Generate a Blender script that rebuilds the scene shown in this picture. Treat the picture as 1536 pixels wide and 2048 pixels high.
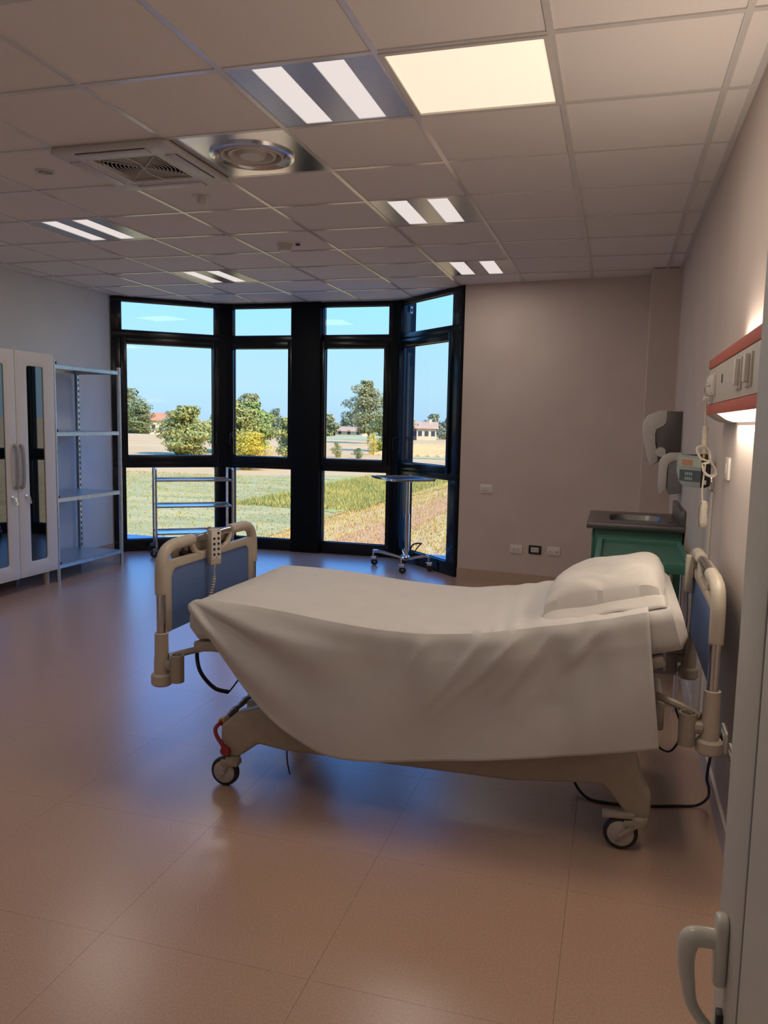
import bpy, bmesh, math, random
from mathutils import Vector, Matrix
random.seed(7)
PI = math.pi
for o in list(bpy.data.objects): bpy.data.objects.remove(o)
SC = bpy.context.scene
COL = SC.collection

# ------------------------------------------------------------------ camera
CAM_H, YAW, PITCH, ROLL, FPX = 1.48, -0.281524, -0.112775, 0.0202, 1592.2
fw = Vector((math.sin(YAW)*math.cos(PITCH), math.cos(YAW)*math.cos(PITCH), math.sin(PITCH)))
r0 = Vector((math.cos(YAW), -math.sin(YAW), 0)); u0 = r0.cross(fw)
rr = math.cos(ROLL)*r0 + math.sin(ROLL)*u0; uu = -math.sin(ROLL)*r0 + math.cos(ROLL)*u0
cam_d = bpy.data.cameras.new('camera'); cam = bpy.data.objects.new('camera', cam_d); COL.objects.link(cam)
cam.matrix_world = Matrix(((rr.x, uu.x, -fw.x, 0), (rr.y, uu.y, -fw.y, 0), (rr.z, uu.z, -fw.z, CAM_H), (0, 0, 0, 1)))
cam_d.sensor_fit = 'HORIZONTAL'; cam_d.sensor_width = 36; cam_d.lens = 36*FPX/1536
cam_d.clip_start = 0.02; cam_d.clip_end = 2000
SC.camera = cam

# ------------------------------------------------------------------ world, sun, exposure
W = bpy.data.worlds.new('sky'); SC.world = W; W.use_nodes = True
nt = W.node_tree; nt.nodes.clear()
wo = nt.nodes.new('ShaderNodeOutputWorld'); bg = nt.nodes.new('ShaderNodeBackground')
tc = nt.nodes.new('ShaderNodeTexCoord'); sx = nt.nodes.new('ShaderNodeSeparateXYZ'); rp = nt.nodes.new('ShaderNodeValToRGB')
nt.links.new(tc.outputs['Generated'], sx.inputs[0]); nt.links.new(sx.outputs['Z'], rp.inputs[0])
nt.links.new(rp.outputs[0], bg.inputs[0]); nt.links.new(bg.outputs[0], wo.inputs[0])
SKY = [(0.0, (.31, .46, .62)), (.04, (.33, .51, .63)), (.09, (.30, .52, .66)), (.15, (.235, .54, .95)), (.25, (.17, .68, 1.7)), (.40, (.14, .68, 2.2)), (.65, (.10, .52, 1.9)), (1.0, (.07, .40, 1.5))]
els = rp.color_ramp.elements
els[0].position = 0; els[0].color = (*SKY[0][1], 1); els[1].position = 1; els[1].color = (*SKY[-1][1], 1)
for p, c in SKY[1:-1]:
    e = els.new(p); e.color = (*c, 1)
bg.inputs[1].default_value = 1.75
sun_d = bpy.data.lights.new('sun', 'SUN'); sun = bpy.data.objects.new('sun', sun_d); COL.objects.link(sun)
sun_d.energy = 7.5; sun_d.angle = .012; sun_d.color = (1, .89, .68)
sun.rotation_euler = Vector((.72, -.34, .62)).to_track_quat('Z', 'Y').to_euler()
sun.location = (20, -10, 25)
vs = SC.view_settings
vs.view_transform = 'Standard'; vs.look = 'None'; vs.exposure = 0; vs.gamma = 1; vs.use_curve_mapping = False
LAMP_W, PANEL_W, HEAD_W = 4.6, 7.0, 4.5      # light of a twin-tube lamp, the square panel, the bed-head lamp

# ------------------------------------------------------------------ materials
MATS = {}
def mat(name, col, rough=.5, metal=0, var=.06, scale=40, bump=0, bscale=None, spec=None, ior=None, emit=None, estr=0, col2=None, coat=0, stretch=None):
    m = bpy.data.materials.new(name); m.use_nodes = True; MATS[name] = m
    n = m.node_tree.nodes; l = m.node_tree.links; b = n['Principled BSDF']
    b.inputs['Roughness'].default_value = rough; b.inputs['Metallic'].default_value = metal
    if ior: b.inputs['IOR'].default_value = ior
    if spec is not None: b.inputs['Specular IOR Level'].default_value = spec
    if coat: b.inputs['Coat Weight'].default_value = coat
    t = n.new('ShaderNodeTexCoord'); src = t.outputs['Object']
    if stretch:
        mp = n.new('ShaderNodeMapping'); mp.inputs['Scale'].default_value = stretch; l.new(src, mp.inputs[0]); src = mp.outputs[0]
    z = n.new('ShaderNodeTexNoise'); z.inputs['Scale'].default_value = scale; z.inputs['Detail'].default_value = 4
    l.new(src, z.inputs['Vector'])
    r = n.new('ShaderNodeValToRGB'); l.new(z.outputs['Fac'], r.inputs[0])
    c2 = col2 if col2 else tuple(min(1, c*(1+var)) for c in col)
    c1 = col if col2 else tuple(c*(1-var) for c in col)
    r.color_ramp.elements[0].position = .35; r.color_ramp.elements[0].color = (*c1, 1)
    r.color_ramp.elements[1].position = .65; r.color_ramp.elements[1].color = (*c2, 1)
    l.new(r.outputs[0], b.inputs['Base Color'])
    if bump:
        z2 = n.new('ShaderNodeTexNoise'); z2.inputs['Scale'].default_value = bscale or scale; z2.inputs['Detail'].default_value = 3
        l.new(src, z2.inputs['Vector'])
        bp = n.new('ShaderNodeBump'); bp.inputs['Strength'].default_value = bump; bp.inputs['Distance'].default_value = .01
        l.new(z2.outputs['Fac'], bp.inputs['Height']); l.new(bp.outputs[0], b.inputs['Normal'])
    if emit:
        b.inputs['Emission Color'].default_value = (*emit, 1); b.inputs['Emission Strength'].default_value = estr
    return m
def glass_mat(name, tint=(.96, .98, .98), ior=1.45):
    m = bpy.data.materials.new(name); m.use_nodes = True; MATS[name] = m
    n = m.node_tree.nodes; l = m.node_tree.links; n.clear()
    o = n.new('ShaderNodeOutputMaterial'); mx = n.new('ShaderNodeMixShader'); tr = n.new('ShaderNodeBsdfTransparent')
    g = n.new('ShaderNodeBsdfGlossy'); lw = n.new('ShaderNodeLayerWeight'); lw.inputs[0].default_value = .5
    pw = n.new('ShaderNodeMath'); pw.operation = 'POWER'; pw.inputs[1].default_value = 5; l.new(lw.outputs['Facing'], pw.inputs[0])
    f = n.new('ShaderNodeMath'); f.operation = 'MULTIPLY_ADD'; f.inputs[1].default_value = .9; f.inputs[2].default_value = .014; l.new(pw.outputs[0], f.inputs[0])
    tr.inputs[0].default_value = (*tint, 1); g.inputs['Roughness'].default_value = 0
    l.new(f.outputs[0], mx.inputs[0]); l.new(tr.outputs[0], mx.inputs[1]); l.new(g.outputs[0], mx.inputs[2]); l.new(mx.outputs[0], o.inputs[0])
    return m
mat('floor', (.45, .29, .21), .27, var=.10, scale=160, bump=.02, bscale=220, ior=1.8)
mat('joint', (.20, .13, .10), .7)
mat('wall_warm', (.62, .53, .48), .75, var=.03, scale=3, bump=.05, bscale=180)
mat('wall_white', (.67, .695, .73), .75, var=.03, scale=3, bump=.05, bscale=180)
mat('base_trim', (.50, .37, .29), .5, var=.04)
mat('tile_ceil', (.80, .755, .715), .85, var=.05, scale=300, bump=.08, bscale=420)
mat('tbar', (.66, .63, .60), .18, var=.02, spec=1.0)
mat('plaster', (.5, .48, .46), .9)
mat('sunblock_wall', (.62, .58, .52), .9, var=.05, scale=4)
mat('roofing', (.33, .36, .40), .6, var=.08, scale=6)
mat('frame', (.004, .006, .009), .22, var=.2, spec=.35)
mat('pillar', (.004, .006, .009), .5, var=.2, spec=.15)
mat('gasket', (.004, .004, .004), .6)
glass_mat('glass')
mat('chrome', (.72, .72, .73), .12, 1, var=.03)
mat('steel', (.55, .56, .57), .28, 1, var=.05, scale=12, stretch=(1, 30, 1))
mat('dark_steel', (.24, .22, .22), .35, 1, var=.06)
mat('galv', (.62, .65, .68), .34, 1, var=.08, scale=25)
mat('alu', (.70, .70, .70), .16, 1, var=.03)
mat('lampplate', (.52, .53, .54), .3, .9, var=.03)
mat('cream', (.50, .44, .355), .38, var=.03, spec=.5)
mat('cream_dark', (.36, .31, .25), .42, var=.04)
mat('putty', (.40, .355, .30), .45, var=.04)
mat('blue_panel', (.10, .18, .40), .38, var=.05)
mat('rubber', (.018, .018, .02), .6)
mat('black', (.012, .012, .014), .4)
mat('grey_plastic', (.16, .16, .165), .45)
mat('hub', (.42, .39, .36), .4)
mat('red', (.30, .025, .03), .35)
mat('wrap', (.12, .085, .05), .3, var=.35, scale=60, bump=.4, bscale=50)
mat('yellow_tape', (.42, .28, .09), .4, var=.3, scale=60)
mat('sheet', (.61, .59, .565), .85, var=.02, scale=8, bump=.10, bscale=500)
mat('mattress', (.60, .575, .545), .85, var=.02, scale=8, bump=.12, bscale=300)
mat('pillow', (.62, .59, .555), .85, var=.02, scale=8, bump=.10, bscale=400)
mat('cabinet', (.70, .655, .62), .4, var=.02)
mat('dark_glass', (.004, .005, .006), .02, var=.1, ior=2.1)
mat('handle_grey', (.38, .37, .37), .4)
mat('green', (.055, .20, .145), .45, var=.05)
mat('green_dark', (.05, .175, .13), .45, var=.05)
mat('orange', (.50, .095, .045), .45, var=.03)
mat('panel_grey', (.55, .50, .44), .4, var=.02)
mat('white_plastic', (.66, .62, .58), .4, var=.02)
mat('plate_white', (.78, .71, .66), .45, var=.02)
mat('grey_dispenser', (.13, .115, .115), .35)
mat('mid_grey', (.27, .255, .26), .35)
mat('device_blue', (.33, .40, .42), .4, var=.03)
mat('device_dark', (.07, .10, .115), .4)
mat('label_green', (.42, .52, .44), .5, col2=(.50, .54, .40), scale=30)
mat('label_red', (.52, .27, .20), .5)
mat('cable_cream', (.62, .56, .47), .5)
mat('door', (.50, .475, .43), .45, var=.02)
mat('door_handle', (.62, .58, .50), .28, var=.02, spec=.6)
mat('lamp_tube', (.35, .33, .32), .5, emit=(1, .90, .86), estr=.74)
mat('lamp_panel', (.9, .85, .7), .5, emit=(1, .83, .64), estr=.80)
mat('lamp_head', (.9, .85, .8), .5, emit=(1, .9, .8), estr=1.4)
mat('ac_white', (.58, .55, .52), .4, var=.02)
mat('ac_filter', (.36, .34, .31), .8, var=.1, scale=300)
mat('bark', (.16, .11, .075), .9, var=.2, scale=3)
mat('leaf_dark', (.11, .13, .03), .6, col2=(.22, .23, .055), scale=.7)
mat('leaf_mid', (.21, .22, .045), .6, col2=(.43, .38, .08), scale=.7)
mat('leaf_bright', (.18, .23, .035), .6, col2=(.36, .39, .065), scale=.7)
mat('leaf_yellow', (.50, .36, .015), .6, col2=(.68, .48, .03), scale=.9)
mat('leaf_grey', (.18, .18, .06), .6, col2=(.36, .32, .11), scale=.5)
mat('leaf_far_haze', (.20, .21, .11), .8, col2=(.29, .28, .14), scale=.15)  # distance haze put into the leaf colour, paler and bluer
mat('meadow', (.30, .25, .065), .95, col2=(.48, .34, .10), scale=.35, stretch=(.5, 1.6, 1))
mat('tallgrass', (.30, .27, .05), .95, col2=(.48, .36, .07), scale=.6)
mat('stubble', (.58, .37, .10), .95, col2=(.46, .23, .06), scale=.9, stretch=(1.6, .15, 1))
mat('soil', (.46, .19, .055), .95, col2=(.55, .26, .085), scale=.7, stretch=(1.6, .2, 1))
mat('field', (.54, .30, .085), .95, col2=(.60, .35, .11), scale=.08)
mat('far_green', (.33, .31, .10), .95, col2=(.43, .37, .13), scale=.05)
mat('straw', (.62, .41, .11), .9, col2=(.50, .33, .08), scale=2)
mat('greenblade', (.27, .26, .05), .9, col2=(.50, .37, .08), scale=.5)
mat('house_wall', (.62, .48, .28), .9, var=.04, scale=.5)
mat('house_red', (.52, .23, .11), .9)
mat('roof_red', (.55, .17, .06), .85, var=.1, scale=.6)
mat('roof_tan', (.46, .27, .14), .85, var=.08, scale=.6)
mat('window_dark', (.05, .055, .065), .2)

# ------------------------------------------------------------------ mesh helpers
class M:
    def __init__(s, ox=0, oy=0, oz=0): s.v = []; s.f = []; s.o = (ox, oy, oz)
    def add(s, vs, fs):
        b = len(s.v); s.v += [tuple(p) for p in vs]; s.f += [tuple(i+b for i in f) for f in fs]; return s
    def box(s, x0, x1, y0, y1, z0, z1):
        return s.add([(x0,y0,z0),(x1,y0,z0),(x1,y1,z0),(x0,y1,z0),(x0,y0,z1),(x1,y0,z1),(x1,y1,z1),(x0,y1,z1)],
              [(3,2,1,0),(4,5,6,7),(0,1,5,4),(1,2,6,5),(2,3,7,6),(3,0,4,7)])
    def obox(s, c, ax, ay, az):          # half-axis vectors
        c, ax, ay, az = map(Vector, (c, ax, ay, az)); P = []
        for k in (-1, 1):
            for (i, j) in ((-1,-1),(1,-1),(1,1),(-1,1)): P.append(c+i*ax+j*ay+k*az)
        return s.add(P, [(3,2,1,0),(4,5,6,7),(0,1,5,4),(1,2,6,5),(2,3,7,6),(3,0,4,7)])
    def tube(s, pts, r, n=10, cap=True, closed=False):
        pts = [Vector(p) for p in pts]; N = len(pts); rs = r if isinstance(r, (list, tuple)) else [r]*N
        T = []
        for i in range(N):
            a = pts[(i-1) % N] if (closed or i > 0) else pts[i]; b = pts[(i+1) % N] if (closed or i < N-1) else pts[i]
            d = b-a; T.append(d.normalized() if d.length > 1e-9 else Vector((0,0,1)))
        up = Vector((0,0,1)) if abs(T[0].z) < .9 else Vector((1,0,0))
        x = T[0].cross(up).normalized(); V = []; F = []
        for i in range(N):
            x = (x - T[i]*x.dot(T[i])).normalized(); y = T[i].cross(x)
            for k in range(n):
                a = 2*PI*k/n; V.append(pts[i] + rs[i]*(math.cos(a)*x + math.sin(a)*y))
        for i in range(N if closed else N-1):
            for k in range(n):
                j = (i+1) % N; F.append((i*n+k, i*n+(k+1) % n, j*n+(k+1) % n, j*n+k))
        if cap and not closed: F.append(tuple(range(n-1, -1, -1))); F.append(tuple((N-1)*n+k for k in range(n)))
        return s.add(V, F)
    def cyl(s, p0, p1, r, r2=None, n=18): return s.tube([p0, p1], [r, r if r2 is None else r2], n)
    def lathe(s, prof, c=(0,0,0), n=28, axis='z'):
        V = []; F = []; c = Vector(c)
        for (r, z) in prof:
            for k in range(n):
                a = 2*PI*k/n; q = (r*math.cos(a), r*math.sin(a), z)
                if axis == 'x': q = (q[2], q[0], q[1])
                if axis == 'y': q = (q[0], q[2], q[1])
                V.append(c+Vector(q))
        for i in range(len(prof)-1):
            for k in range(n): F.append((i*n+k, i*n+(k+1) % n, (i+1)*n+(k+1) % n, (i+1)*n+k))
        return s.add(V, F)
    def prism(s, poly, fn, t0, t1):      # fn(a, b, t) -> xyz
        n = len(poly); V = [fn(a, b, t0) for a, b in poly] + [fn(a, b, t1) for a, b in poly]
        F = [tuple(range(n-1, -1, -1)), tuple(range(n, 2*n))] + [(i, (i+1) % n, n+(i+1) % n, n+i) for i in range(n)]
        return s.add(V, F)
    def ring(s, outer, inner, fn, t0, t1):   # same number of points
        n = len(outer); V = []
        for t in (t0, t1):
            V += [fn(a, b, t) for a, b in outer] + [fn(a, b, t) for a, b in inner]
        F = []
        for i in range(n):
            j = (i+1) % n
            F += [(i, n+i, n+j, j), (2*n+i, 2*n+j, 3*n+j, 3*n+i), (i, j, 2*n+j, 2*n+i), (n+i, 3*n+i, 3*n+j, n+j)]
        return s.add(V, F)
    def grid(s, nu, nv, fn, closeu=False):
        V = [fn(i, j) for j in range(nv) for i in range(nu)]; F = []
        for j in range(nv-1):
            for i in range(nu if closeu else nu-1):
                k = (i+1) % nu; F.append((j*nu+i, j*nu+k, (j+1)*nu+k, (j+1)*nu+i))
        return s.add(V, F)
    def mesh(s, name, m, bevel=0, smooth=True, seg=2):
        me = bpy.data.meshes.new(name); bm = bmesh.new()
        ox, oy, oz = s.o
        vv = [bm.verts.new((p[0]-ox, p[1]-oy, p[2]-oz)) for p in s.v]
        for f in s.f:
            if len(set(f)) < 3: continue
            try: bm.faces.new([vv[i] for i in f])
            except ValueError: pass
        bmesh.ops.recalc_face_normals(bm, faces=bm.faces)
        if bevel:
            ed = [e for e in bm.edges if len(e.link_faces) == 2 and e.calc_face_angle(0) > .5]
            bmesh.ops.bevel(bm, geom=ed, offset=bevel, segments=seg, affect='EDGES', clamp_overlap=True, profile=.5)
        bm.to_mesh(me); bm.free()
        if smooth:
            me.polygons.foreach_set('use_smooth', [True]*len(me.polygons)); me.set_sharp_from_angle(angle=.6)
        me.materials.append(MATS[m]); return me
    def build(s, name, m, parent=None, bevel=0, smooth=True, seg=2):
        o = bpy.data.objects.new(name, s.mesh(name, m, bevel, smooth, seg)); COL.objects.link(o)
        if parent: o.parent = parent
        else: o.location = s.o
        return o
def rrect(cx, cy, w, h, r, n=5):
    P = []
    for (sx_, sy_, a0) in ((1,1,0),(-1,1,PI/2),(-1,-1,PI),(1,-1,1.5*PI)):
        for k in range(n+1):
            a = a0 + PI/2*k/n; P.append((cx+sx_*(w/2-r)+r*math.cos(a), cy+sy_*(h/2-r)+r*math.sin(a)))
    return P
def tag(o, label=None, cat=None, group=None, kind=None):
    if label: o['label'] = label
    if cat: o['category'] = cat
    if group: o['group'] = group
    if kind: o['kind'] = kind
    return o
def thing(name, loc, label=None, cat=None, group=None, rz=0, kind=None):
    o = bpy.data.objects.new(name, None); COL.objects.link(o); o.empty_display_size = .1
    o.location = loc; o.rotation_euler = (0, 0, rz); return tag(o, label, cat, group, kind)
def inst(name, me, parent=None, loc=(0,0,0), rot=(0,0,0)):
    o = bpy.data.objects.new(name, me); COL.objects.link(o); o.parent = parent; o.location = loc; o.rotation_euler = rot; return o
def XYZ(a, b, t): return (a, b, t)
def YZ(x): return lambda a, b, t: (t, a, b)
def fYZ(a, b, t): return (t, a, b)
def fXZ(a, b, t): return (a, t, b)
def smooth_path(pts, n=6):
    P = [Vector(p) for p in pts]; out = []
    for i in range(len(P)-1):
        p0 = P[max(i-1,0)]; p1 = P[i]; p2 = P[i+1]; p3 = P[min(i+2, len(P)-1)]
        for k in range(n):
            t = k/n; out.append(.5*((2*p1)+(p2-p0)*t+(2*p0-5*p1+4*p2-p3)*t*t+(3*p1-p0-3*p2+p3)*t**3))
    out.append(P[-1]); return out
def lerp_tab(tab, x):
    if x <= tab[0][0]: return tab[0][1]
    for (a, b), (c, d) in zip(tab, tab[1:]):
        if x <= c: return b+(d-b)*(x-a)/(c-a)
    return tab[-1][1]
def curve_tab(tab, x):      # smooth interpolation
    xs = [t[0] for t in tab]; n = len(tab)
    if x <= xs[0]: return tab[0][1]
    if x >= xs[-1]: return tab[-1][1]
    i = max(k for k in range(n) if xs[k] <= x); i = min(i, n-2)
    def sl(k):
        a = max(k-1, 0); b = min(k+1, n-1); return (tab[b][1]-tab[a][1])/(tab[b][0]-tab[a][0])
    h = xs[i+1]-xs[i]; t = (x-xs[i])/h
    return (2*t**3-3*t*t+1)*tab[i][1]+(t**3-2*t*t+t)*h*sl(i)+(-2*t**3+3*t*t)*tab[i+1][1]+(t**3-t*t)*h*sl(i+1)
def clip_poly(poly, conv):          # Sutherland-Hodgman, conv counter-clockwise
    out = poly
    for (ax, ay), (bx, by) in zip(conv, conv[1:]+conv[:1]):
        inp = out; out = []
        def side(p): return (bx-ax)*(p[1]-ay)-(by-ay)*(p[0]-ax)
        for p, q in zip(inp, inp[1:]+inp[:1]):
            sp, sq = side(p), side(q)
            if sp >= 0: out.append(p)
            if (sp > 0 and sq < 0) or (sp < 0 and sq > 0):
                t = sp/(sp-sq); out.append((p[0]+t*(q[0]-p[0]), p[1]+t*(q[1]-p[1])))
        if not out: return []
    return out
def area(p): return .5*abs(sum(a[0]*b[1]-b[0]*a[1] for a, b in zip(p, p[1:]+p[:1])))

# ------------------------------------------------------------------ room plan
XL, XR, YF, HC = -5.25, .44, -.14, 2.754
PL, P1, P2, PR = (-5.25, 7.50), (-4.28, 8.31), (-2.28, 8.34), (-1.42, 7.49)
WB = (.44, 7.24)
MAIN = [(XL, YF), (XR, YF), WB, PR, PL]
BAY = [PL, PR, P2, P1]
GX, GY, T = -.8745, 2.7991, .6
def clipped_piece(x0, x1, y0, y1, zb, zt):
    m = M(); tot = 0
    for conv in (MAIN, BAY):
        p = clip_poly([(x0,y0),(x1,y0),(x1,y1),(x0,y1)], conv)
        if len(p) >= 3 and area(p) > 2e-4: m.prism(p, XYZ, zb, zt); tot += area(p)
    return m if tot > 1e-3 else None

floor = M().prism([(XL-.1,YF-.1),(XR+.1,YF-.1),(XR+.1,7.3),(-1.35,7.55),(-2.25,8.42),(-4.32,8.40),(-5.35,7.55)], XYZ, -.12, -.004).build('floor', 'joint', smooth=False)
tag(floor, 'pinkish brown vinyl tile floor of the hospital room', kind='structure')
FT = .636; FX, FY = -1.351, 3.112; gp = .0004
full = M().box(gp-FT/2, FT/2-gp, gp-FT/2, FT/2-gp, -.004, 0).mesh('tile', 'floor', smooth=False)
for i in range(-7, 4):
    for j in range(-6, 10):
        x0, y0 = FX+i*FT, FY+j*FT; c = (x0+FT/2, y0+FT/2)
        if x0 > XL and x0+FT < XR and y0 > YF and y0+FT < 7.2: inst('tile', full, floor, (c[0], c[1], 0))
        else:
            m = clipped_piece(x0+gp, x0+FT-gp, y0+gp, y0+FT-gp, -.004, 0)
            if m: m.build('tile', 'floor', floor, smooth=False)

ceiling = M().prism([(XL-.1,YF-.1),(XR+.1,YF-.1),(XR+.1,7.3),(-1.35,7.55),(-2.25,8.42),(-4.32,8.40),(-5.35,7.55)], XYZ, HC+.05, HC+.35).build('ceiling', 'plaster', smooth=False)
tag(ceiling, 'suspended ceiling of square tiles in a white metal grid', kind='structure')
LAMPS = {(-1,0), (-1,3), (-1,6), (-5,0), (-5,3), (-5,6), (-3,-3), (0,-3)}
SKIP = LAMPS | {(0,0), (-3,1), (-2,1)}
hb = .012
ctile = M().box(-T/2+hb-.004, T/2-hb+.004, -T/2+hb-.004, T/2-hb+.004, HC+.006, HC+.022).mesh('ceiling_tile', 'tile_ceil', smooth=False)
for i in range(-8, 4):
    for j in range(-6, 11):
        if (i, j) in SKIP: continue
        x0, y0 = GX+i*T, GY+j*T
        if x0 > XL and x0+T < XR and y0 > YF and y0+T < 7.2: inst('ceiling_tile', ctile, ceiling, (x0+T/2, y0+T/2, 0))
        else:
            m = clipped_piece(x0+hb-.004, x0+T-hb+.004, y0+hb-.004, y0+T-hb+.004, HC+.006, HC+.022)
            if m: m.build('ceiling_tile', 'tile_ceil', ceiling, smooth=False)
for i in range(-7, 3):
    m = clipped_piece(GX+i*T-hb, GX+i*T+hb, YF, 8.5, HC, HC+.03)
    if m: m.build('grid_bar', 'tbar', ceiling, smooth=False)
for j in range(-4, 10):
    m = clipped_piece(XL, XR, GY+j*T-hb, GY+j*T+hb, HC+.0006, HC+.03)
    if m: m.build('grid_bar', 'tbar', ceiling, smooth=False)
# edge angles along the walls
M().box(XR-.024, XR, YF, 6.95, HC-.0006, HC+.03).build('edge_angle', 'tbar', ceiling, smooth=False)
M().box(XL, XL+.024, YF, 7.5, HC-.0006, HC+.03).build('edge_angle', 'tbar', ceiling, smooth=False)

def struct(m, name, mt, label, bevel=0):
    return tag(m.build(name, mt, None, bevel, smooth=bool(bevel)), label, kind='structure')
struct(M().box(XR, XR+.2, YF-.2, 7.5, -.12, HC+.35), 'wall_right', 'wall_warm', 'warm taupe painted wall behind the bed head')
struct(M().box(XL-.25, XL, YF-.2, 7.5, -.12, HC+.35), 'wall_left', 'wall_white', 'pale grey painted wall behind the cabinet and shelving')
struct(M().box(XL-.25, XR+.2, YF-.2, YF, -.12, HC+.35), 'wall_front', 'wall_white', 'pale wall behind the viewer')
struct(M().prism([(-1.42,7.49),(.44,7.24),(.64,7.24),(.64,7.6),(-1.30,7.62),(-1.42,7.62)], XYZ, -.12, HC+.35), 'wall_back', 'wall_warm', 'warm taupe painted wall right of the windows')
struct(M().box(.21, XR, 6.95, 7.30, 0, HC), 'wall_corner', 'wall_warm', 'boxed-out taupe corner pier beside the sink')
# building outside: wing and upper storey added unseen to block sun, lower flat roof
struct(M().box(.66, 14, 7.0, 7.62, -3.2, 7.0), 'sunblock_wing', 'sunblock_wall', 'unseen plastered wing added beyond the room to block the sun')
struct(M().prism([(-9,-.4),(14,-.4),(14,7.62),(-1.2,7.62),(-2.1,8.6),(-4.4,8.6),(-5.6,7.62),(-9,7.62)], XYZ, HC+.36, 7.0), 'sunblock_upper', 'sunblock_wall', 'unseen upper storey added above the room to block the sun')
struct(M().box(-14, 9, 7.64, 9.42, -.42, -.125), 'roof_ledge', 'roofing', 'grey flat roof ledge outside below the bay windows')
# baseboards
def backwall(s, off): # point along the back wall, off towards the room
    d = Vector((WB[0]-PR[0], WB[1]-PR[1])); d.normalize(); n = Vector((d.y, -d.x)); p = Vector(PR)+d*s+n*off; return p
a, b, c, d_ = backwall(0,0), backwall(1.645,0), backwall(1.645,.012), backwall(0,.012)
struct(M().prism([tuple(d_),tuple(c),tuple(b),tuple(a)], XYZ, 0, .096), 'baseboard_back', 'base_trim', 'brown baseboard under the wall sockets')
struct(M().box(XR-.012, XR, YF, 6.95, 0, .096), 'baseboard_right', 'wall_warm', 'taupe coved baseboard below the bed head wall')
struct(M().box(XL, XL+.012, YF, 7.5, 0, .096), 'baseboard_left', 'base_trim', 'brown baseboard behind the shelving unit')

# ------------------------------------------------------------------ bay windows
def window(idx, A, B, s0, s1, panes, label, handle_s, hdir):
    A = Vector((*A, 0)); B = Vector((*B, 0)); t = (B-A).normalized(); n = Vector((-t.y, t.x, 0))
    o = A + t*s0
    root = thing('window_%d' % idx, (o.x, o.y, 0), label, kind='structure')
    def mk(): return M(o.x, o.y, 0)
    def bx(m, a, b, z0, z1, d0=-.03, d1=.04):
        c = A+t*((a+b)/2)+n*((d0+d1)/2); c.z = (z0+z1)/2
        return m.obox(c, t*((b-a)/2), n*((d1-d0)/2), (0,0,(z1-z0)/2))
    (a0,b0),(a1,b1),(a2,b2) = panes
    Z = [.0, .13, .93, 1.06, 2.265, 2.405, 2.708, HC-.002]
    m = mk()
    bx(m, s0, s1, Z[0], Z[1]); bx(m, s0, s1, Z[2]-.0, 1.0); bx(m, s0, s1, 2.325, Z[5]); bx(m, s0, s1, Z[6], Z[7]); bx(m, s0, s1, Z[7]-.01, HC+.06, .002, .06)
    for (zz0, zz1, aa, bb) in ((Z[1], Z[2], a2, b2), (1.0, 2.325, min(a0,a2), max(b0,b2)), (Z[5], Z[6], a0, b0)):
        bx(m, s0, aa, zz0, zz1); bx(m, bb, s1, zz0, zz1)
    m.build('frame', 'frame', root, .003)
    A0, B0 = min(a0,a2)+.0, max(b0,b2)-.0
    m = mk(); sa, sb = A0-.012, B0+.012
    bx(m, sa, a1, .985, 2.34, -.048, .03); bx(m, b1, sb, .985, 2.34, -.048, .03); bx(m, a1, b1, .985, 1.06, -.048, .03); bx(m, a1, b1, 2.265, 2.34, -.048, .03)
    sash = m.build('sash', 'frame', root, .004)
    hb_ = mk(); hs = handle_s; hz = 1.30
    c = A+t*hs; p = lambda dn, z, ds=0: tuple(c+n*dn+t*ds+Vector((0,0,z)))
    hb_.obox(p(-.054, hz), t*.014, n*.006, (0,0,.035)); hb_.tube(smooth_path([p(-.05,hz+.01), p(-.085,hz+.01), p(-.095,hz-.005), p(-.093,hz-.06), p(-.088,hz-.12)], 4), .008, 8)
    hb_.build('handle', 'frame', sash)
    for (aa, bb, z0, z1) in ((a0,b0,Z[5],Z[6]), (a1,b1,1.06,2.265), (a2,b2,Z[1],Z[2])):
        bx(mk(), aa-.004, bb+.004, z0-.004, z1+.004, .002, .006).build('pane', 'glass', root, smooth=False)
        g = mk(); e = .006
        bx(g, aa-.002, aa+e, z0, z1, -.006, .012); bx(g, bb-e, bb+.002, z0, z1, -.006, .012); bx(g, aa, bb, z0-.002, z0+e, -.006, .012); bx(g, aa, bb, z1-e, z1+.002, -.006, .012)
        g.build('gasket', 'gasket', root, smooth=False)
    return root
window(1, PL, P1, 0, 1.19, ((.106,1.104),(.155,1.080),(.13,1.11)), 'tall black framed window nearest the steel shelving', 1.11, -1)
window(2, P1, P2, .045, .80, ((.072,.772),(.082,.745),(.08,.78)), 'tall black framed window left of the wide middle pillar', .035+.03, 1)
window(3, P1, P2, 1.13, 1.935, ((1.15,1.89),(1.18,1.845),(1.155,1.89)), 'tall black framed window right of the wide middle pillar', 1.868, -1)
window(4, P2, PR, .055, 1.20, ((.085,1.05),(.10,1.02),(.085,1.05)), 'angled black framed window next to the taupe wall', .075, 1)
def post(idx, poly, label):
    x = sum(p[0] for p in poly)/len(poly); y = sum(p[1] for p in poly)/len(poly)
    tag(M(x, y, 0).prism(poly, XYZ, 0, HC+.004).build('trim_%d' % idx, 'pillar', None, .004), label, kind='structure')
post(1, [(-4.345,8.215),(-4.275,8.270),(-4.225,8.275),(-4.225,8.36),(-4.30,8.42),(-4.40,8.34),(-4.365,8.30)], 'black corner post between the left and middle windows')
post(2, [(-3.485,8.255),(-3.145,8.26),(-3.145,8.44),(-3.485,8.435)], 'wide black pillar between the two middle windows')
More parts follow.
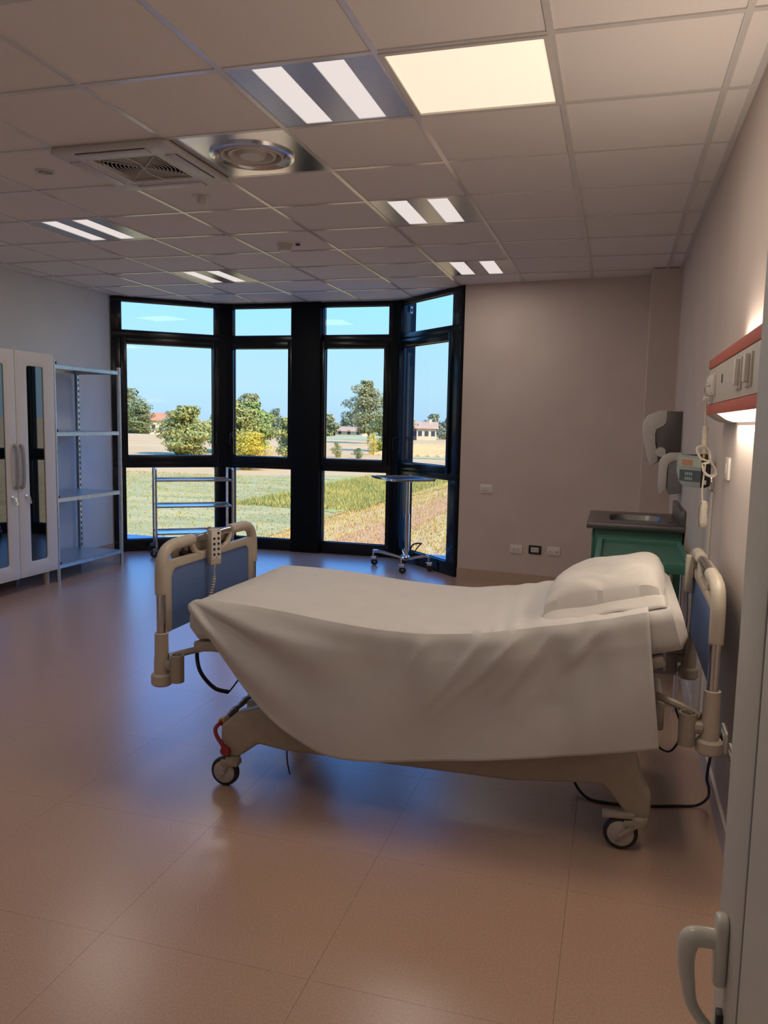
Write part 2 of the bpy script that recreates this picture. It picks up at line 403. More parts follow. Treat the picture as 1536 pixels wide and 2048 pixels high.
post(3, [(-2.345,8.30),(-2.29,8.295),(-2.245,8.255),(-2.205,8.30),(-2.12,8.42),(-2.20,8.52),(-2.36,8.50),(-2.36,8.34)], 'black corner post behind the instrument stand')

p3 = bpy.data.objects['trim_3']; o3 = tuple(p3.location)
nv = Vector((.816, -.578, 0)); tv = Vector((.578, .816, 0)); c3 = Vector((-2.1625, 8.36, 2.665))+nv*.004
sp = M(*o3).obox(c3, nv*.003, tv*.018, (0,0,.038)).build('sensor_plate', 'white_plastic', p3, .001)
M(*o3).obox(c3+nv*.005+Vector((0,0,-.003)), nv*.003, tv*.011, (0,0,.016)).build('sensor_lens', 'black', sp, .004)

# ------------------------------------------------------------------ ceiling fittings
def area_light(name, root, sx_, sy_, w, loc, rot=(0,0,0), col=(1,.885,.78)):
    d = bpy.data.lights.new(name, 'AREA'); d.shape = 'RECTANGLE'; d.size = sx_; d.size_y = sy_; d.energy = w; d.color = col
    o = bpy.data.objects.new(name, d); COL.objects.link(o); o.parent = root; o.location = loc; o.rotation_euler = rot; return o
LN = {(-1,0): 'twin-strip ceiling lamp directly beside the square cream light panel', (-1,3): 'twin-strip ceiling lamp in the middle of the right-hand row of three',
      (-1,6): 'smallest twin-strip ceiling lamp above the taupe wall end', (-5,3): 'twin-strip ceiling lamp at the far left near the left wall',
      (-5,6): 'twin-strip ceiling lamp above the left bay window', (-5,0): 'twin-strip ceiling lamp out of view at left', (-3,-3): 'added unseen ceiling lamp with twin strips behind the viewer at left', (0,-3): 'added unseen ceiling lamp with twin strips behind the viewer'}  # the last three are unseen lamps, kept to light the room
for k, lab in LN.items():
    x0, y0 = GX+k[0]*T, GY+k[1]*T; cx, cy = x0+T/2, y0+T/2
    L = thing('ceiling_lamp', (cx, cy, HC), lab, 'lamp', 'twin-strip ceiling lamps')
    pl = M(); h = T/2-.006
    for a, b in ((-h, -.185), (-.065, .055), (.175, h)): pl.box(a, b, -h, h, .002, .008)
    pl.box(-.185, -.065, -h, -.275, .002, .008); pl.box(-.185, -.065, .275, h, .002, .008); pl.box(.055, .175, -h, -.275, .002, .008); pl.box(.055, .175, .275, h, .002, .008)
    pl.build('reflector_plate', 'lampplate', L, smooth=False)
    for a in (-.125, .115): M().box(a-.06, a+.06, -.275, .275, .006, .02).build('light_strip', 'lamp_tube', L, smooth=False)
    M().box(-h, h, -h, h, .021, .05).build('housing', 'lampplate', L, smooth=False)
    area_light('lamp_light', L, .42, .55, LAMP_W, (0, 0, -.004))
x0, y0 = GX, GY
L = thing('square_ceiling_lamp', (x0+T/2, y0+T/2, HC), 'large square cream light panel in the ceiling', 'lamp')
o_, i_ = rrect(0,0,T-.012,T-.012,.004,2), rrect(0,0,T-.05,T-.05,.004,2)
M().ring(o_, i_, XYZ, -.004, .012).build('panel_frame', 'white_plastic', L, smooth=False)
M().box(-.276, .276, -.276, .276, .004, .02).build('diffuser', 'lamp_panel', L, smooth=False)
area_light('panel_light', L, .55, .55, PANEL_W, (0, 0, -.006), col=(1, .85, .67))
# cassette air conditioner
cx, cy = GX-2.5*T, GY+1.5*T
L = thing('air_conditioner', (cx, cy, HC), 'white ceiling cassette air conditioner with ringed square grille', 'air conditioner')
M().ring(rrect(0,0,.64,.64,.03), rrect(0,0,.41,.41,.015), XYZ, -.028, -.001).build('fascia', 'ac_white', L, .006)
M().box(-.205, .205, -.205, .205, .02, .03).build('cavity', 'black', L, smooth=False)
M().ring(rrect(0,0,.41,.41,.012), rrect(0,0,.365,.365,.008), XYZ, -.026, -.012).build('grille_frame', 'white_plastic', L, .002)
for ang in range(4):
    if ang % 2 == 0: # closed filter quadrants front and back
        sgn = 1 if ang == 0 else -1
        M().prism([(0,0),(.18*sgn,.18*sgn),(-.18*sgn,.18*sgn)] if sgn > 0 else [(0,0),(-.18,-.18),(.18,-.18)], XYZ, -.012, -.006).build('filter_panel', 'ac_filter', L, smooth=False)
for side in (1, -1):
    for k in range(1, 13):
        R = .0195*k; am = PI/4
        if R*math.cos(0) > .25: continue
        pts = []
        for q in range(15):
            a = -PI/4 + PI/2*q/14
            x, y = R*math.cos(a)*side, R*math.sin(a)
            if abs(x) <= .182 and abs(y) <= .182: pts.append((x, y, -.016))
        runs = []; 
        if len(pts) > 1: M().tube(pts, .0022, 5).build('grille_ring', 'white_plastic', L)
    for s2 in (1, -1): M().tube([(0,0,-.016),(.182*side,.182*s2,-.016)], .0022, 5).build('grille_spoke', 'white_plastic', L)
M().tube([(.075*math.cos(a/10*PI-PI/2)*0+ .02*math.sin(a/10*2*PI), -.18+.36*a/10, -.02) for a in range(11)], .003, 6).build('grille_band', 'white_plastic', L)
for k in range(4):
    a = k*PI/2; c, s = math.cos(a), math.sin(a)
    M().obox((.262*c, .262*s, -.030), (.028*c, .028*s, 0), (-.19*s, .19*c, 0), (0,0,.004)).build('air_flap', 'ac_white', L, .002)
    M().obox((.2935*c, .2935*s, -.0285), (.0025*c, .0025*s, 0), (-.19*s, .19*c, 0), (0,0,.002)).build('slot', 'black', L, smooth=False)
# round diffuser in polished plate
cx, cy = GX-1.5*T, GY+1.5*T
L = thing('air_diffuser', (cx, cy, HC), 'polished square metal plate with round air diffuser rings', 'air vent')
h = T/2-.006; N = 40
out = []; inn = []
for k in range(N):
    a = 2*PI*k/N+PI/4; c, s = math.cos(a), math.sin(a); q = h/max(abs(c), abs(s)); out.append((q*c, q*s)); inn.append((.185*c, .185*s))
M().ring(out, inn, XYZ, .001, .006).build('plate', 'alu', L, smooth=False)
M().lathe([(.205,.002),(.205,-.008),(.19,-.012),(.18,-.004),(.165,.03)], n=40).build('outer_ring', 'alu', L)
M().lathe([(.165,.028),(.15,-.006),(.143,-.006),(.13,.03)], n=36).build('inner_ring', 'panel_grey', L)
M().lathe([(.13,.03),(.115,-.002),(.105,-.002),(.08,.026)], n=36).build('inner_ring', 'panel_grey', L)
M().lathe([(.08,.026),(.06,-.006),(.0,-.008)], n=32).build('center_cone', 'panel_grey', L)
M().lathe([(.19,.032),(0,.032)], n=32).build('duct_cap', 'grey_plastic', L)
# detectors
def detector(loc, prof, label, cat, name, m='white_plastic'):
    L = thing(name, loc, label, cat)
    for pn, pr_, mm in prof: M().lathe(pr_, n=24).build(pn, mm, L)
    return L
detector((-2.408,5.571,HC+.006), (('base', [(.055,0),(.055,-.02),(.045,-.022),(0,-.022)], 'white_plastic'), ('sensor_head', [(.046,-.022),(.05,-.045),(.04,-.052),(.0,-.052)], 'white_plastic'), ('slot_ring', [(.047,-.028),(.0475,-.036),(.047,-.04)], 'black')), 'round white smoke detector on the ceiling', 'smoke detector', 'smoke_detector')
L = thing('indicator_light', (-2.30,5.557,HC+.006), 'small black and white indicator beside the smoke detector', 'indicator')
M().lathe([(.022,0),(.022,-.018),(.012,-.024),(0,-.024)], n=16).build('housing', 'white_plastic', L); M().obox((.006,-.012,-.016), (.012,0,0), (0,.012,0), (0,0,.006)).build('lens', 'black', L)
L = detector((-2.388,4.307,HC+.006), (('mounting_plate', [(.055,0),(.055,-.006),(0,-.006)], 'ac_white'), ('dome', [(.026,-.006),(.028,-.03),(.02,-.045),(0,-.05)], 'white_plastic')), 'small domed motion sensor between air conditioner and smoke detector', 'motion sensor', 'motion_sensor')
L = detector((-2.974,3.701,HC+.006), (('ring', [(.05,0),(.05,-.005),(.036,-.007),(.034,.0)], 'ac_white'), ('recess', [(.034,-.001),(0,-.001)], 'grey_plastic')), 'small round recessed ceiling fitting left of the air conditioner', 'ceiling fitting', 'recessed_fitting')
for k in range(3): M().lathe([(.007,0),(.007,-.008),(0,-.009)], c=(-.02+.02*k, 0, 0), n=10).build('led', 'white_plastic', L)

# ------------------------------------------------------------------ glass cabinet
CX, CY = -4.95, 5.42
L = thing('glass_cabinet', (CX, CY, 0), 'white two-door cabinet with dark glass panes by the left wall', 'cabinet')
def mk(): return M(CX, CY, 0)
b = mk(); y0, y1, zb, zt = 4.95, 5.888, .12, 2.0
b.box(-5.2, -4.72, y0, y0+.02, zb, zt); b.box(-5.2, -4.72, y1-.02, y1, zb, zt); b.box(-5.2, -4.72, y0+.02, y1-.02, zb, zb+.02); b.box(-5.2, -4.72, y0+.02, y1-.02, zt-.02, zt); b.box(-5.2, -5.185, y0+.02, y1-.02, zb+.02, zt-.02)
b.build('body', 'cabinet', L, .002)
for z in (.6, 1.05, 1.5): mk().box(-5.18, -4.76, y0+.02, y1-.02, z-.009, z+.009).build('shelf', 'cabinet', L, .002)
for (a, bb, hy, sg) in ((4.953, 5.417, 5.388, -1), (5.423, 5.885, 5.455, 1)):
    cyy = (a+bb)/2; pc = 5.655 if sg > 0 else 5.195
    dm = mk().ring(rrect(cyy, 1.06, bb-a, 1.875, .012), rrect(pc, 1.063, .20, 1.635, .02), fYZ, -4.72, -4.698)
    D = dm.build('door', 'cabinet', L, .003)
    mk().prism(rrect(pc, 1.063, .202, 1.637, .02), fYZ, -4.716, -4.706).build('glass_pane', 'dark_glass', D)
    hm = mk().tube(smooth_path([(-4.700,hy,.885),(-4.672,hy,.90),(-4.662,hy,1.055),(-4.672,hy,1.21),(-4.700,hy,1.225)], 5), .015, 10)
    hm.build('handle', 'handle_grey', D)
    ly = 5.505 if sg > 0 else 5.345
    k = mk().lathe([(.012,0),(.012,.008),(0,.009)], c=(-4.698, ly, .81), n=14, axis='x').build('lock', 'chrome', D)
    mk().obox((-4.682, ly+.012, .80), (.008,0,0), (0,.012,0), (0,0,.004)).obox((-4.675, ly+.022, .785), (.002,0,0), (0,.01,.0), (0,0,.014)).obox((-4.672, ly+.03, .755), (.002,0,0), (0,.008,.0), (0,0,.013)).build('key', 'chrome', D)
for (x, y) in ((-4.76,5.80),(-4.76,5.03),(-5.15,5.80),(-5.15,5.03)): mk().cyl((x,y,0),(x,y,.12),.025).build('leg', 'putty', L)

# ------------------------------------------------------------------ metal shelving
L = thing('shelving_unit', (-4.95, 6.38, 0), 'galvanised steel shelving unit with four empty shelves', 'shelving')
def mk(): return M(-4.95, 6.38, 0)
SY0, SY1 = 5.915, 6.865
for (x, y) in ((-4.725,SY1),(-4.725,SY0)):
    mk().tube([(x,y,0),(x,y,1.955)], .019, 16).build('post', 'galv', L)
for (x, y) in ((-5.195,SY1),(-5.195,SY0)):
    m = mk(); ya, yb = (y-.03, y) if y > 6.4 else (y, y+.03); m.box(x-.018, x+.018, y-.0015, y+.0015, 0, 1.955); m.box(x-.018, x-.015, ya, yb, 0, 1.955); m.box(x+.013, x+.016, ya, yb, 0, 1.955)
    P = m.build('post', 'galv', L, smooth=False)
    s = mk()
    for k in range(34): s.box(x+.0158, x+.0172, *((y-.022, y-.008) if y > 6.4 else (y+.008, y+.022)), .06+.055*k, .085+.055*k)
    tag(s.build('slots', 'black', P, smooth=False), kind='stuff')
for k, z in enumerate((.118, .713, 1.298, 1.885)):
    m = mk(); m.box(-5.205, -4.715, SY0+.005, SY1-.02, z+.032, z+.036)
    m.box(-4.718, -4.715, SY0+.005, SY1-.02, z, z+.034); m.box(-5.205, -5.202, SY0+.005, SY1-.02, z, z+.034); m.box(-5.205, -4.715, SY1-.023, SY1-.02, z, z+.034); m.box(-5.205, -4.715, SY0+.005, SY0+.008, z, z+.034)
    S = m.build('shelf', 'galv', L, smooth=False)
    mk().box(-4.715, -4.706, SY0+.012, SY0+.024, z+.036, z+.06).build('clip', 'black', S, smooth=False)

# ------------------------------------------------------------------ three-tier trolley
ang = math.radians(36)
L = thing('tray_trolley', (-4.625, 7.345, 0), 'stainless three-tier tray trolley standing before the left window', 'trolley', rz=ang)
TL, TD = .805, .42
for x in (0, TL):
    fr = M().tube(smooth_path([(x,0,.10),(x,0,.5),(x,0,.88),(x,.012,.925),(x,.05,.942),(x,TD-.05,.942),(x,TD-.012,.925),(x,TD,.88),(x,TD,.5),(x,TD,.10)], 5), .0125, 10)
    fr.build('end_frame', 'chrome', L)
for z in (.235, .525, .805):
    m = M().box(.012, TL-.012, .012, TD-.012, z, z+.004)
    m.box(.012, TL-.012, .008, .014, z, z+.018); m.box(.012, TL-.012, TD-.014, TD-.008, z, z+.018); m.box(.008, .014, .012, TD-.012, z, z+.018); m.box(TL-.014, TL-.008, .012, TD-.012, z, z+.018)
    m.build('tray', 'steel', L, .001)
for (x, y) in ((0,0),(TL,0),(0,TD),(TL,TD)):
    C = M().obox((x,y,.10), (.012,0,0), (0,.012,0), (0,0,.012)).obox((x-.015,y,.075), (.022,0,0), (0,.014,0), (0,0,.018)).build('caster', 'grey_plastic', L, .003)
    M().lathe([(.012,-.011),(.04,-.010),(.042,-.006),(.042,.006),(.04,.010),(.012,.011)], c=(x-.025,y,.042), n=20, axis='y').build('wheel', 'rubber', C)

# ------------------------------------------------------------------ instrument (mayo) stand
MX, MY = -1.99, 7.74
L = thing('instrument_stand', (MX, MY, 0), 'chrome wheeled instrument stand with square tray by angled window', 'instrument stand')
ta = math.radians(-52)
ca, sa = math.cos(ta), math.sin(ta)
def tr(a, b, z): return (-.03+a*ca-b*sa, -.10+a*sa+b*ca, z)
o_ = rrect(0,0,.60,.46,.03,4); i_ = rrect(0,0,.555,.415,.02,4)
M().ring(o_, i_, tr, .915, .937).build('tray_rim', 'chrome', L, .002)
M().prism(i_, tr, .917, .922).build('tray', 'dark_steel', L)
M().tube([tr(-.22,0,.91),(0,0,.905),tr(.22,0,.91)], .011, 8).tube([tr(0,-.18,.91),(0,0,.905),tr(0,.18,.91)], .011, 8).build('tray_support', 'chrome', L)
M().tube([(0,0,.12),(0,0,.90)], .017, 16).build('inner_pole', 'chrome', L)
M().tube([(0,0,.10),(0,0,.56)], .023, 18).build('outer_pole', 'chrome', L)
WH = ((-.375,.066),(0.02,-.282),(.247,-.067),(-.11,.27))
for (x, y) in WH:
    d = Vector((x, y, 0)); n_ = Vector((-y, x, 0)).normalized()
    pts = [(0,0,.10),(x*.35,y*.35,.125),(x*.8,y*.8,.15),(x,y,.148)]
    m = M(); P = smooth_path(pts, 4)
    m.tube(P, .017, 8); m.tube([(x,y,.15),(x,y,.085)], .009, 8)
    A_ = m.build('base_arm', 'chrome', L)
    C = M().obox((x+.01,y,.075), (.024,0,0), (0,.017,0), (0,0,.012)).tube([(x-.03,y,.085),(x+.035,y,.092)], .006, 6).build('caster_fork', 'chrome', L, .002)
    M().lathe([(.01,-.010),(.033,-.009),(.036,-.005),(.036,.005),(.033,.009),(.01,.010)], c=(x+.014,y,.036), n=18, axis='y').build('wheel', 'rubber', C)
M().lathe([(0,.085),(.035,.09),(.035,.12),(.024,.14)], n=18).build('hub', 'chrome', L)
M().tube(smooth_path([(.02,.02,.14),(.035,.0,.19),(.06,-.02,.245),(.10,-.03,.268),(.16,-.02,.272)], 4), .008, 8).tube(smooth_path([(.02,.04,.14),(.07,.02,.17),(.12,.0,.235),(.16,-.02,.272)], 4), .006, 8).build('foot_pedal', 'black', L)

# ------------------------------------------------------------------ hospital bed
BX, BY = -.69, 3.18
L = bed = thing('hospital_bed', (BX, BY, 0), 'wheeled hospital bed with cream and blue end boards', 'hospital bed')
def mk(): return M(BX, BY, 0)
YN, YFAR = 2.762, 3.598
def end_board(x, s):        # s=+1: inside of the bed is towards +x
    def P(y, z, d=0): return (x+s*d, y, z)
    B = mk()
    rs = .024
    near = smooth_path([P(YN,.775), P(YN,.85), P(YN+.006,.90), P(YN+.035,.945), P(YN+.085,.962), P(YN+.15,.965), P(YN+.245,.966)], 5)
    far = smooth_path([P(YFAR,.775), P(YFAR,.85), P(YFAR-.006,.90), P(YFAR-.035,.945), P(YFAR-.085,.962), P(YFAR-.15,.965), P(YFAR-.245,.966)], 5)
    B.tube(near, rs, 14); B.tube(far, rs, 14)
    # lower rail, stiles, curved struts
    ua, ub = YN+.010, YFAR-.010; ia, ib = YN+.062, YFAR-.062; rc = .045
    U_ = [(ua,.612),(ua,.903),(ub,.903),(ub,.612),(ib,.612)]
    U_ += [(ib-rc+rc*math.cos(a_*PI/12), .868-rc+rc*math.sin(a_*PI/12)) for a_ in range(7)]
    U_ += [(ia+rc-rc*math.sin(a_*PI/12), .868-rc+rc*math.cos(a_*PI/12)) for a_ in range(7)] + [(ia,.612)]
    B.prism(U_, fYZ, x-.012, x+.012)
    for (ya, sg) in ((YN,1),(YFAR,-1)):
        B.tube(smooth_path([P(ya+sg*.235,.962), P(ya+sg*.25,.930), P(ya+sg*.275,.905), P(ya+sg*.31,.893)], 4), .014, 8)
    U = B.build('end_board_frame', 'cream', L, .003)
    # chrome grip and posts
    mk().tube([P(YN+.24,.966), P(YFAR-.24,.966)], .0165, 14).build('grip_bar', 'chrome', U)
    mk().tube([P(YN+.245,.945,-.034), P(YN+.245,.90,-.034)], .004, 6).obox(P((YN+YFAR)/2,.925,-.026), (.010,0,0), (0,.185,0), (0,0,.036)).build('control_housing', 'cream_dark', U, .004)
    for yy in (YN+.255, YFAR-.285): mk().obox(P(yy,.912,-.011), (.003,0,0), (0,.018,0), (0,0,.008)).build('latch', 'black', U, .001)
    for ya in (YN, YFAR):
        mk().tube([P(ya,.44), P(ya,.80)], .0185, 16).build('post', 'chrome', L)
        S = mk().lathe([(.0,.452),(.031,.452),(.031,.50),(.028,.53),(.027,.617),(.020,.619)], c=(x,ya,0), n=20).build('post_sleeve', 'cream', L)
        mk().lathe([(0,.402),(.036,.402),(.043,.41),(.043,.444),(.036,.453),(0,.453)], c=(x,ya,0), n=24).build('bumper', 'cream', S)
    # panel
    o_ = rrect((YN+YFAR)/2, .742, .735, .262, .03, 5)
    mk().prism(o_, fYZ, x-.006, x+.006).build('board_panel', 'blue_panel', U)
    # accessory sockets and arms to the bed frame
    for (ya, sg) in ((YN-.004,1),(YFAR+.004,-1)):
        xs = x+s*.072
        mk().lathe([(.0,.423),(.028,.423),(.0285,.535),(.022,.535),(.022,.44),(0,.44)], c=(xs,ya,0), n=20).build('accessory_socket', 'cream_dark', L)
        mk().tube([(x+s*.025,ya,.488),(x+s*.05,ya,.488)], .022, 10).tube(smooth_path([(x+s*.03,ya+sg*.012,.52),(x+s*.09,ya+sg*.05,.535),(x+s*.17,ya+sg*.09,.553)],4), .014, 8).build('socket_arm', 'cream_dark', L)
end_board(-1.722, 1); end_board(.347, -1)
# round crank behind the foot board, outside
mk().lathe([(0,-.012),(.04,-.012),(.044,-.006),(.044,.006),(.04,.012),(0,.012)], c=(-1.775, 2.985, .905), n=24, axis='x').build('crank_disc', 'cream_dark', L)
mk().cyl((-1.765,2.985,.905), (-1.735,2.985,.905), .012).build('crank_axle', 'black', L)
# deck
ZT = [(-1.60,.748),(-1.5,.757),(-1.2,.750),(-1.0,.733),(-.8,.720),(-.62,.720),(-.45,.738),(-.25,.776),(-.05,.818),(.12,.862),(.215,.89)]
TH = .150
def top(x): return curve_tab(ZT, x)
def slope(x): return math.atan2(top(x+.02)-top(x-.02), .04) if -1.58 < x < .19 else math.atan2(top(min(x,.19))-top(min(x,.19)-.04), .04)
m = mk(); N = 26; ys0, ys1 = 2.752, 3.59
pts = []
for i in range(N):
    x = -1.585+(.145+1.585)*i/(N-1); a = slope(x); n_ = (-math.sin(a), math.cos(a)); th = TH+.004
    pts.append(((x-th*n_[0], top(x)-th*n_[1]), (x-(th+.045)*n_[0], top(x)-(th+.045)*n_[1])))
V = []; F = []
for (pu, pd) in pts:
    V += [(pu[0],ys0,pu[1]),(pu[0],ys1,pu[1]),(pd[0],ys1-.01,pd[1]),(pd[0],ys0+.01,pd[1])]
for i in range(N-1):
    for k in range(4): F.append((4*i+k, 4*i+(k+1) % 4, 4*i+4+(k+1) % 4, 4*i+4+k))
F += [(3,2,1,0), tuple(4*(N-1)+k for k in range(4))]
m.add(V, F); m.build('mattress_deck', 'putty', L, .012)
# intermediate frame and lift arms
m = mk(); m.box(-1.25, .16, 2.86, 2.90, .47, .53); m.box(-1.25, .16, 3.46, 3.50, .47, .53); m.box(-1.25, -1.20, 2.90, 3.46, .47, .53); m.box(.10, .16, 2.90, 3.46, .47, .53); m.box(-.6, -.54, 2.90, 3.46, .47, .53)
m.build('lift_frame', 'putty', L, .006)
for y in (2.95, 3.41):
    mk().obox((-1.12,y,.40), (.20,0,.115), (0,.02,0), (-.012,0,.022)).build('lift_arm', 'putty', L, .004)
    mk().obox((-.12,y,.42), (.16,0,-.09), (0,.02,0), (.012,0,.022)).build('lift_arm', 'putty', L, .004)
mk().box(-.75, -.30, 3.08, 3.28, .33, .45).build('motor_housing', 'grey_plastic', L, .012)
mk().box(.06, .22, 3.02, 3.34, .36, .47).build('control_box', 'cream_dark', L, .01)
mk().box(.02, .06, 2.87, 2.92, .54, .70).box(.02, .06, 3.44, 3.49, .54, .70).build('backrest_strut', 'putty', L, .004)
# base chassis: profile prisms on each side
prof = [(-1.478,.120),(-1.478,.245),(-1.405,.312),(-1.30,.345),(-1.16,.315),(-1.0,.300),(-.30,.300),(-.12,.330),(.05,.365),(.115,.365),(.150,.25),(.178,.20),(.178,.112),(.108,.112),(.05,.185),(.015,.222),(-.06,.218),(-.30,.190),(-1.20,.178),(-1.315,.190),(-1.36,.155),(-1.405,.122)]
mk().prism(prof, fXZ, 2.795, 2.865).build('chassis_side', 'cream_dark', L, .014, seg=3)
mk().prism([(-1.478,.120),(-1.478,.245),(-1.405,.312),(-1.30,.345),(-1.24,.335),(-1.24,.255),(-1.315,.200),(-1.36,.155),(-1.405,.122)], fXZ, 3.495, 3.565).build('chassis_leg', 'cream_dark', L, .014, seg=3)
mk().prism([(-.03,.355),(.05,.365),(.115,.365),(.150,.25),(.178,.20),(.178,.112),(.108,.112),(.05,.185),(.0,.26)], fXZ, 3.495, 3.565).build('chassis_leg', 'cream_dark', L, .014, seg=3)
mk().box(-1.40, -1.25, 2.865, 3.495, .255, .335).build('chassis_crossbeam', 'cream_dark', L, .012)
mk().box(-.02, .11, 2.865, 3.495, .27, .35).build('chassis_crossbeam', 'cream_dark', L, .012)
# casters
def caster(xs, ys, wx, red):
    C = mk(); C.tube([(xs,ys,.092),(xs,ys,.125)], .030, 16)
    C.obox(((xs+wx)/2, ys-.021, .082), ((wx-xs)/2*1.3, 0, -.030), (0,.003,0), (.014,0,.022)); C.obox(((xs+wx)/2, ys+.021, .082), ((wx-xs)/2*1.3, 0, -.030), (0,.003,0), (.014,0,.022))
    C.obox((xs+(wx-xs)*.25, ys, .102), (.036,0,0), (0,.024,0), (0,0,.010))
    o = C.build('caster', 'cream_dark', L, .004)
    w = mk().lathe([(.046,-.0155),(.056,-.013),(.0595,-.007),(.0595,.007),(.056,.013),(.046,.0155)], c=(wx,ys,.060), n=32, axis='y').build('tyre', 'rubber', o)
    mk().lathe([(0,-.0165),(.042,-.0165),(.046,-.0145),(.046,.0145),(.042,.0165),(0,.0165)], c=(wx,ys,.060), n=28, axis='y').build('wheel_hub', 'hub', o)
    mk().cyl((wx,ys-.026,.060), (wx,ys+.026,.060), .007, n=10).build('axle', 'chrome', o)
    if not red:
        mk().obox((wx-.01,ys,.124), (.055,0,.004), (0,.020,0), (0,0,.009)).build('brake_pad', 'cream_dark', o, .005)
for ys in (2.800, 3.53):
    caster(-1.425, ys, -1.458, True); caster(.142, ys, .082, False)
# red brake arm and wrapped brake bar
mk().tube(smooth_path([(-1.456,2.790,.150),(-1.470,2.790,.175),(-1.492,2.791,.205),(-1.500,2.795,.232),(-1.494,2.815,.246),(-1.490,2.845,.248)], 5), .0085, 10).lathe([(0,-.012),(.020,-.012),(.023,0),(.020,.006),(0,.006)], c=(-1.452,2.792,.148), n=16, axis='y').build('brake_arm', 'red', L)
mk().tube([(-1.490,2.83+.02*k,.248+.0035*k*.5) for k in range(34)], [.013+.004*math.sin(k*1.9)*math.sin(k*.7) for k in range(34)], 10).build('brake_bar', 'wrap', L)
mk().tube([(-1.490,2.828,.248),(-1.490,2.85,.248),(-1.490,2.873,.249)], [.016,.019,.015], 10).build('tape_end', 'yellow_tape', L)
# cables under the deck
def coil(p, r, R, turns, n=8):
    P = smooth_path(p, 10); S = [0]
    for a_, b_ in zip(P, P[1:]): S.append(S[-1]+(b_-a_).length)
    out = []; tot = S[-1]; K = turns*n; j = 0
    for k in range(K+1):
        s = tot*k/K
        while j < len(S)-2 and S[j+1] < s: j += 1
        t = (s-S[j])/max(1e-9, S[j+1]-S[j]); c = P[j].lerp(P[j+1], t); d = (P[j+1]-P[j]).normalized()
        x = d.cross(Vector((0,1,0)) if abs(d.y) < .9 else Vector((1,0,0))).normalized(); y = d.cross(x); a_ = 2*PI*k/n
        out.append(c+R*(math.cos(a_)*x+math.sin(a_)*y))
    return out
mk().tube(coil([(-1.64,2.9,.555),(-1.639,2.9,.469),(-1.616,2.9,.411),(-1.558,2.9,.361),(-1.495,2.9,.352)], .003, .0065, 46), .0032, 5).build('coiled_cable', 'black', L)
mk().tube(smooth_path([(-1.495,2.9,.350),(-1.475,2.9,.375),(-1.44,2.91,.42),(-1.36,2.93,.47)],5), .0035, 6).build('cable_tail', 'black', L)
mk().tube(smooth_path([(-1.200,2.83,.19),(-1.202,2.83,.152),(-1.198,2.83,.11),(-1.188,2.83,.07)],5), .003, 6).build('loose_wire', 'black', L)
mk().tube(smooth_path([(.15,2.95,.40),(.20,2.95,.33),(.25,3.0,.30),(.29,3.1,.34),(.27,3.2,.40)],5), .004, 6).build('cable', 'black', L)
# ------------------------------------------------------------------ mattress
ys0, ys1 = 2.738, 3.585
MO = M(-.69, 3.16, .6)
cs = []
w = ys1-ys0; r = .045
for (a, b) in rrect(0, 0, w, TH, r, 6): cs.append((a, b))
NX = 60; V = []; F = []; n = len(cs)
for i in range(NX):
    u = i/(NX-1); x = -1.600+(.232+1.600)*u; a = slope(x); nx, nz = -math.sin(a), math.cos(a); cx_ = x-TH/2*nx; cz_ = top(x)-TH/2*nz
    e = min(u, 1-u)*1.832; k = 1 if e > .035 else math.sqrt(max(0, 1-(1-e/.035)**2))
    hs = 1-.035*(1-k)/(TH/2)*1.0; ws = 1-.035*(1-k)/(w/2)
    for (p, q) in cs:
        V.append((cx_+q*hs*nx, (ys0+ys1)/2+p*ws, cz_+q*hs*nz))
for i in range(NX-1):
    for k in range(n): F.append((i*n+k, i*n+(k+1) % n, (i+1)*n+(k+1) % n, (i+1)*n+k))
F += [tuple(range(n)), tuple((NX-1)*n+k for k in range(n))]
MO.add(V, F); mo = MO.build('mattress', 'mattress')
tag(mo, 'thick mattress in a white fitted cover on the hospital bed', 'mattress')
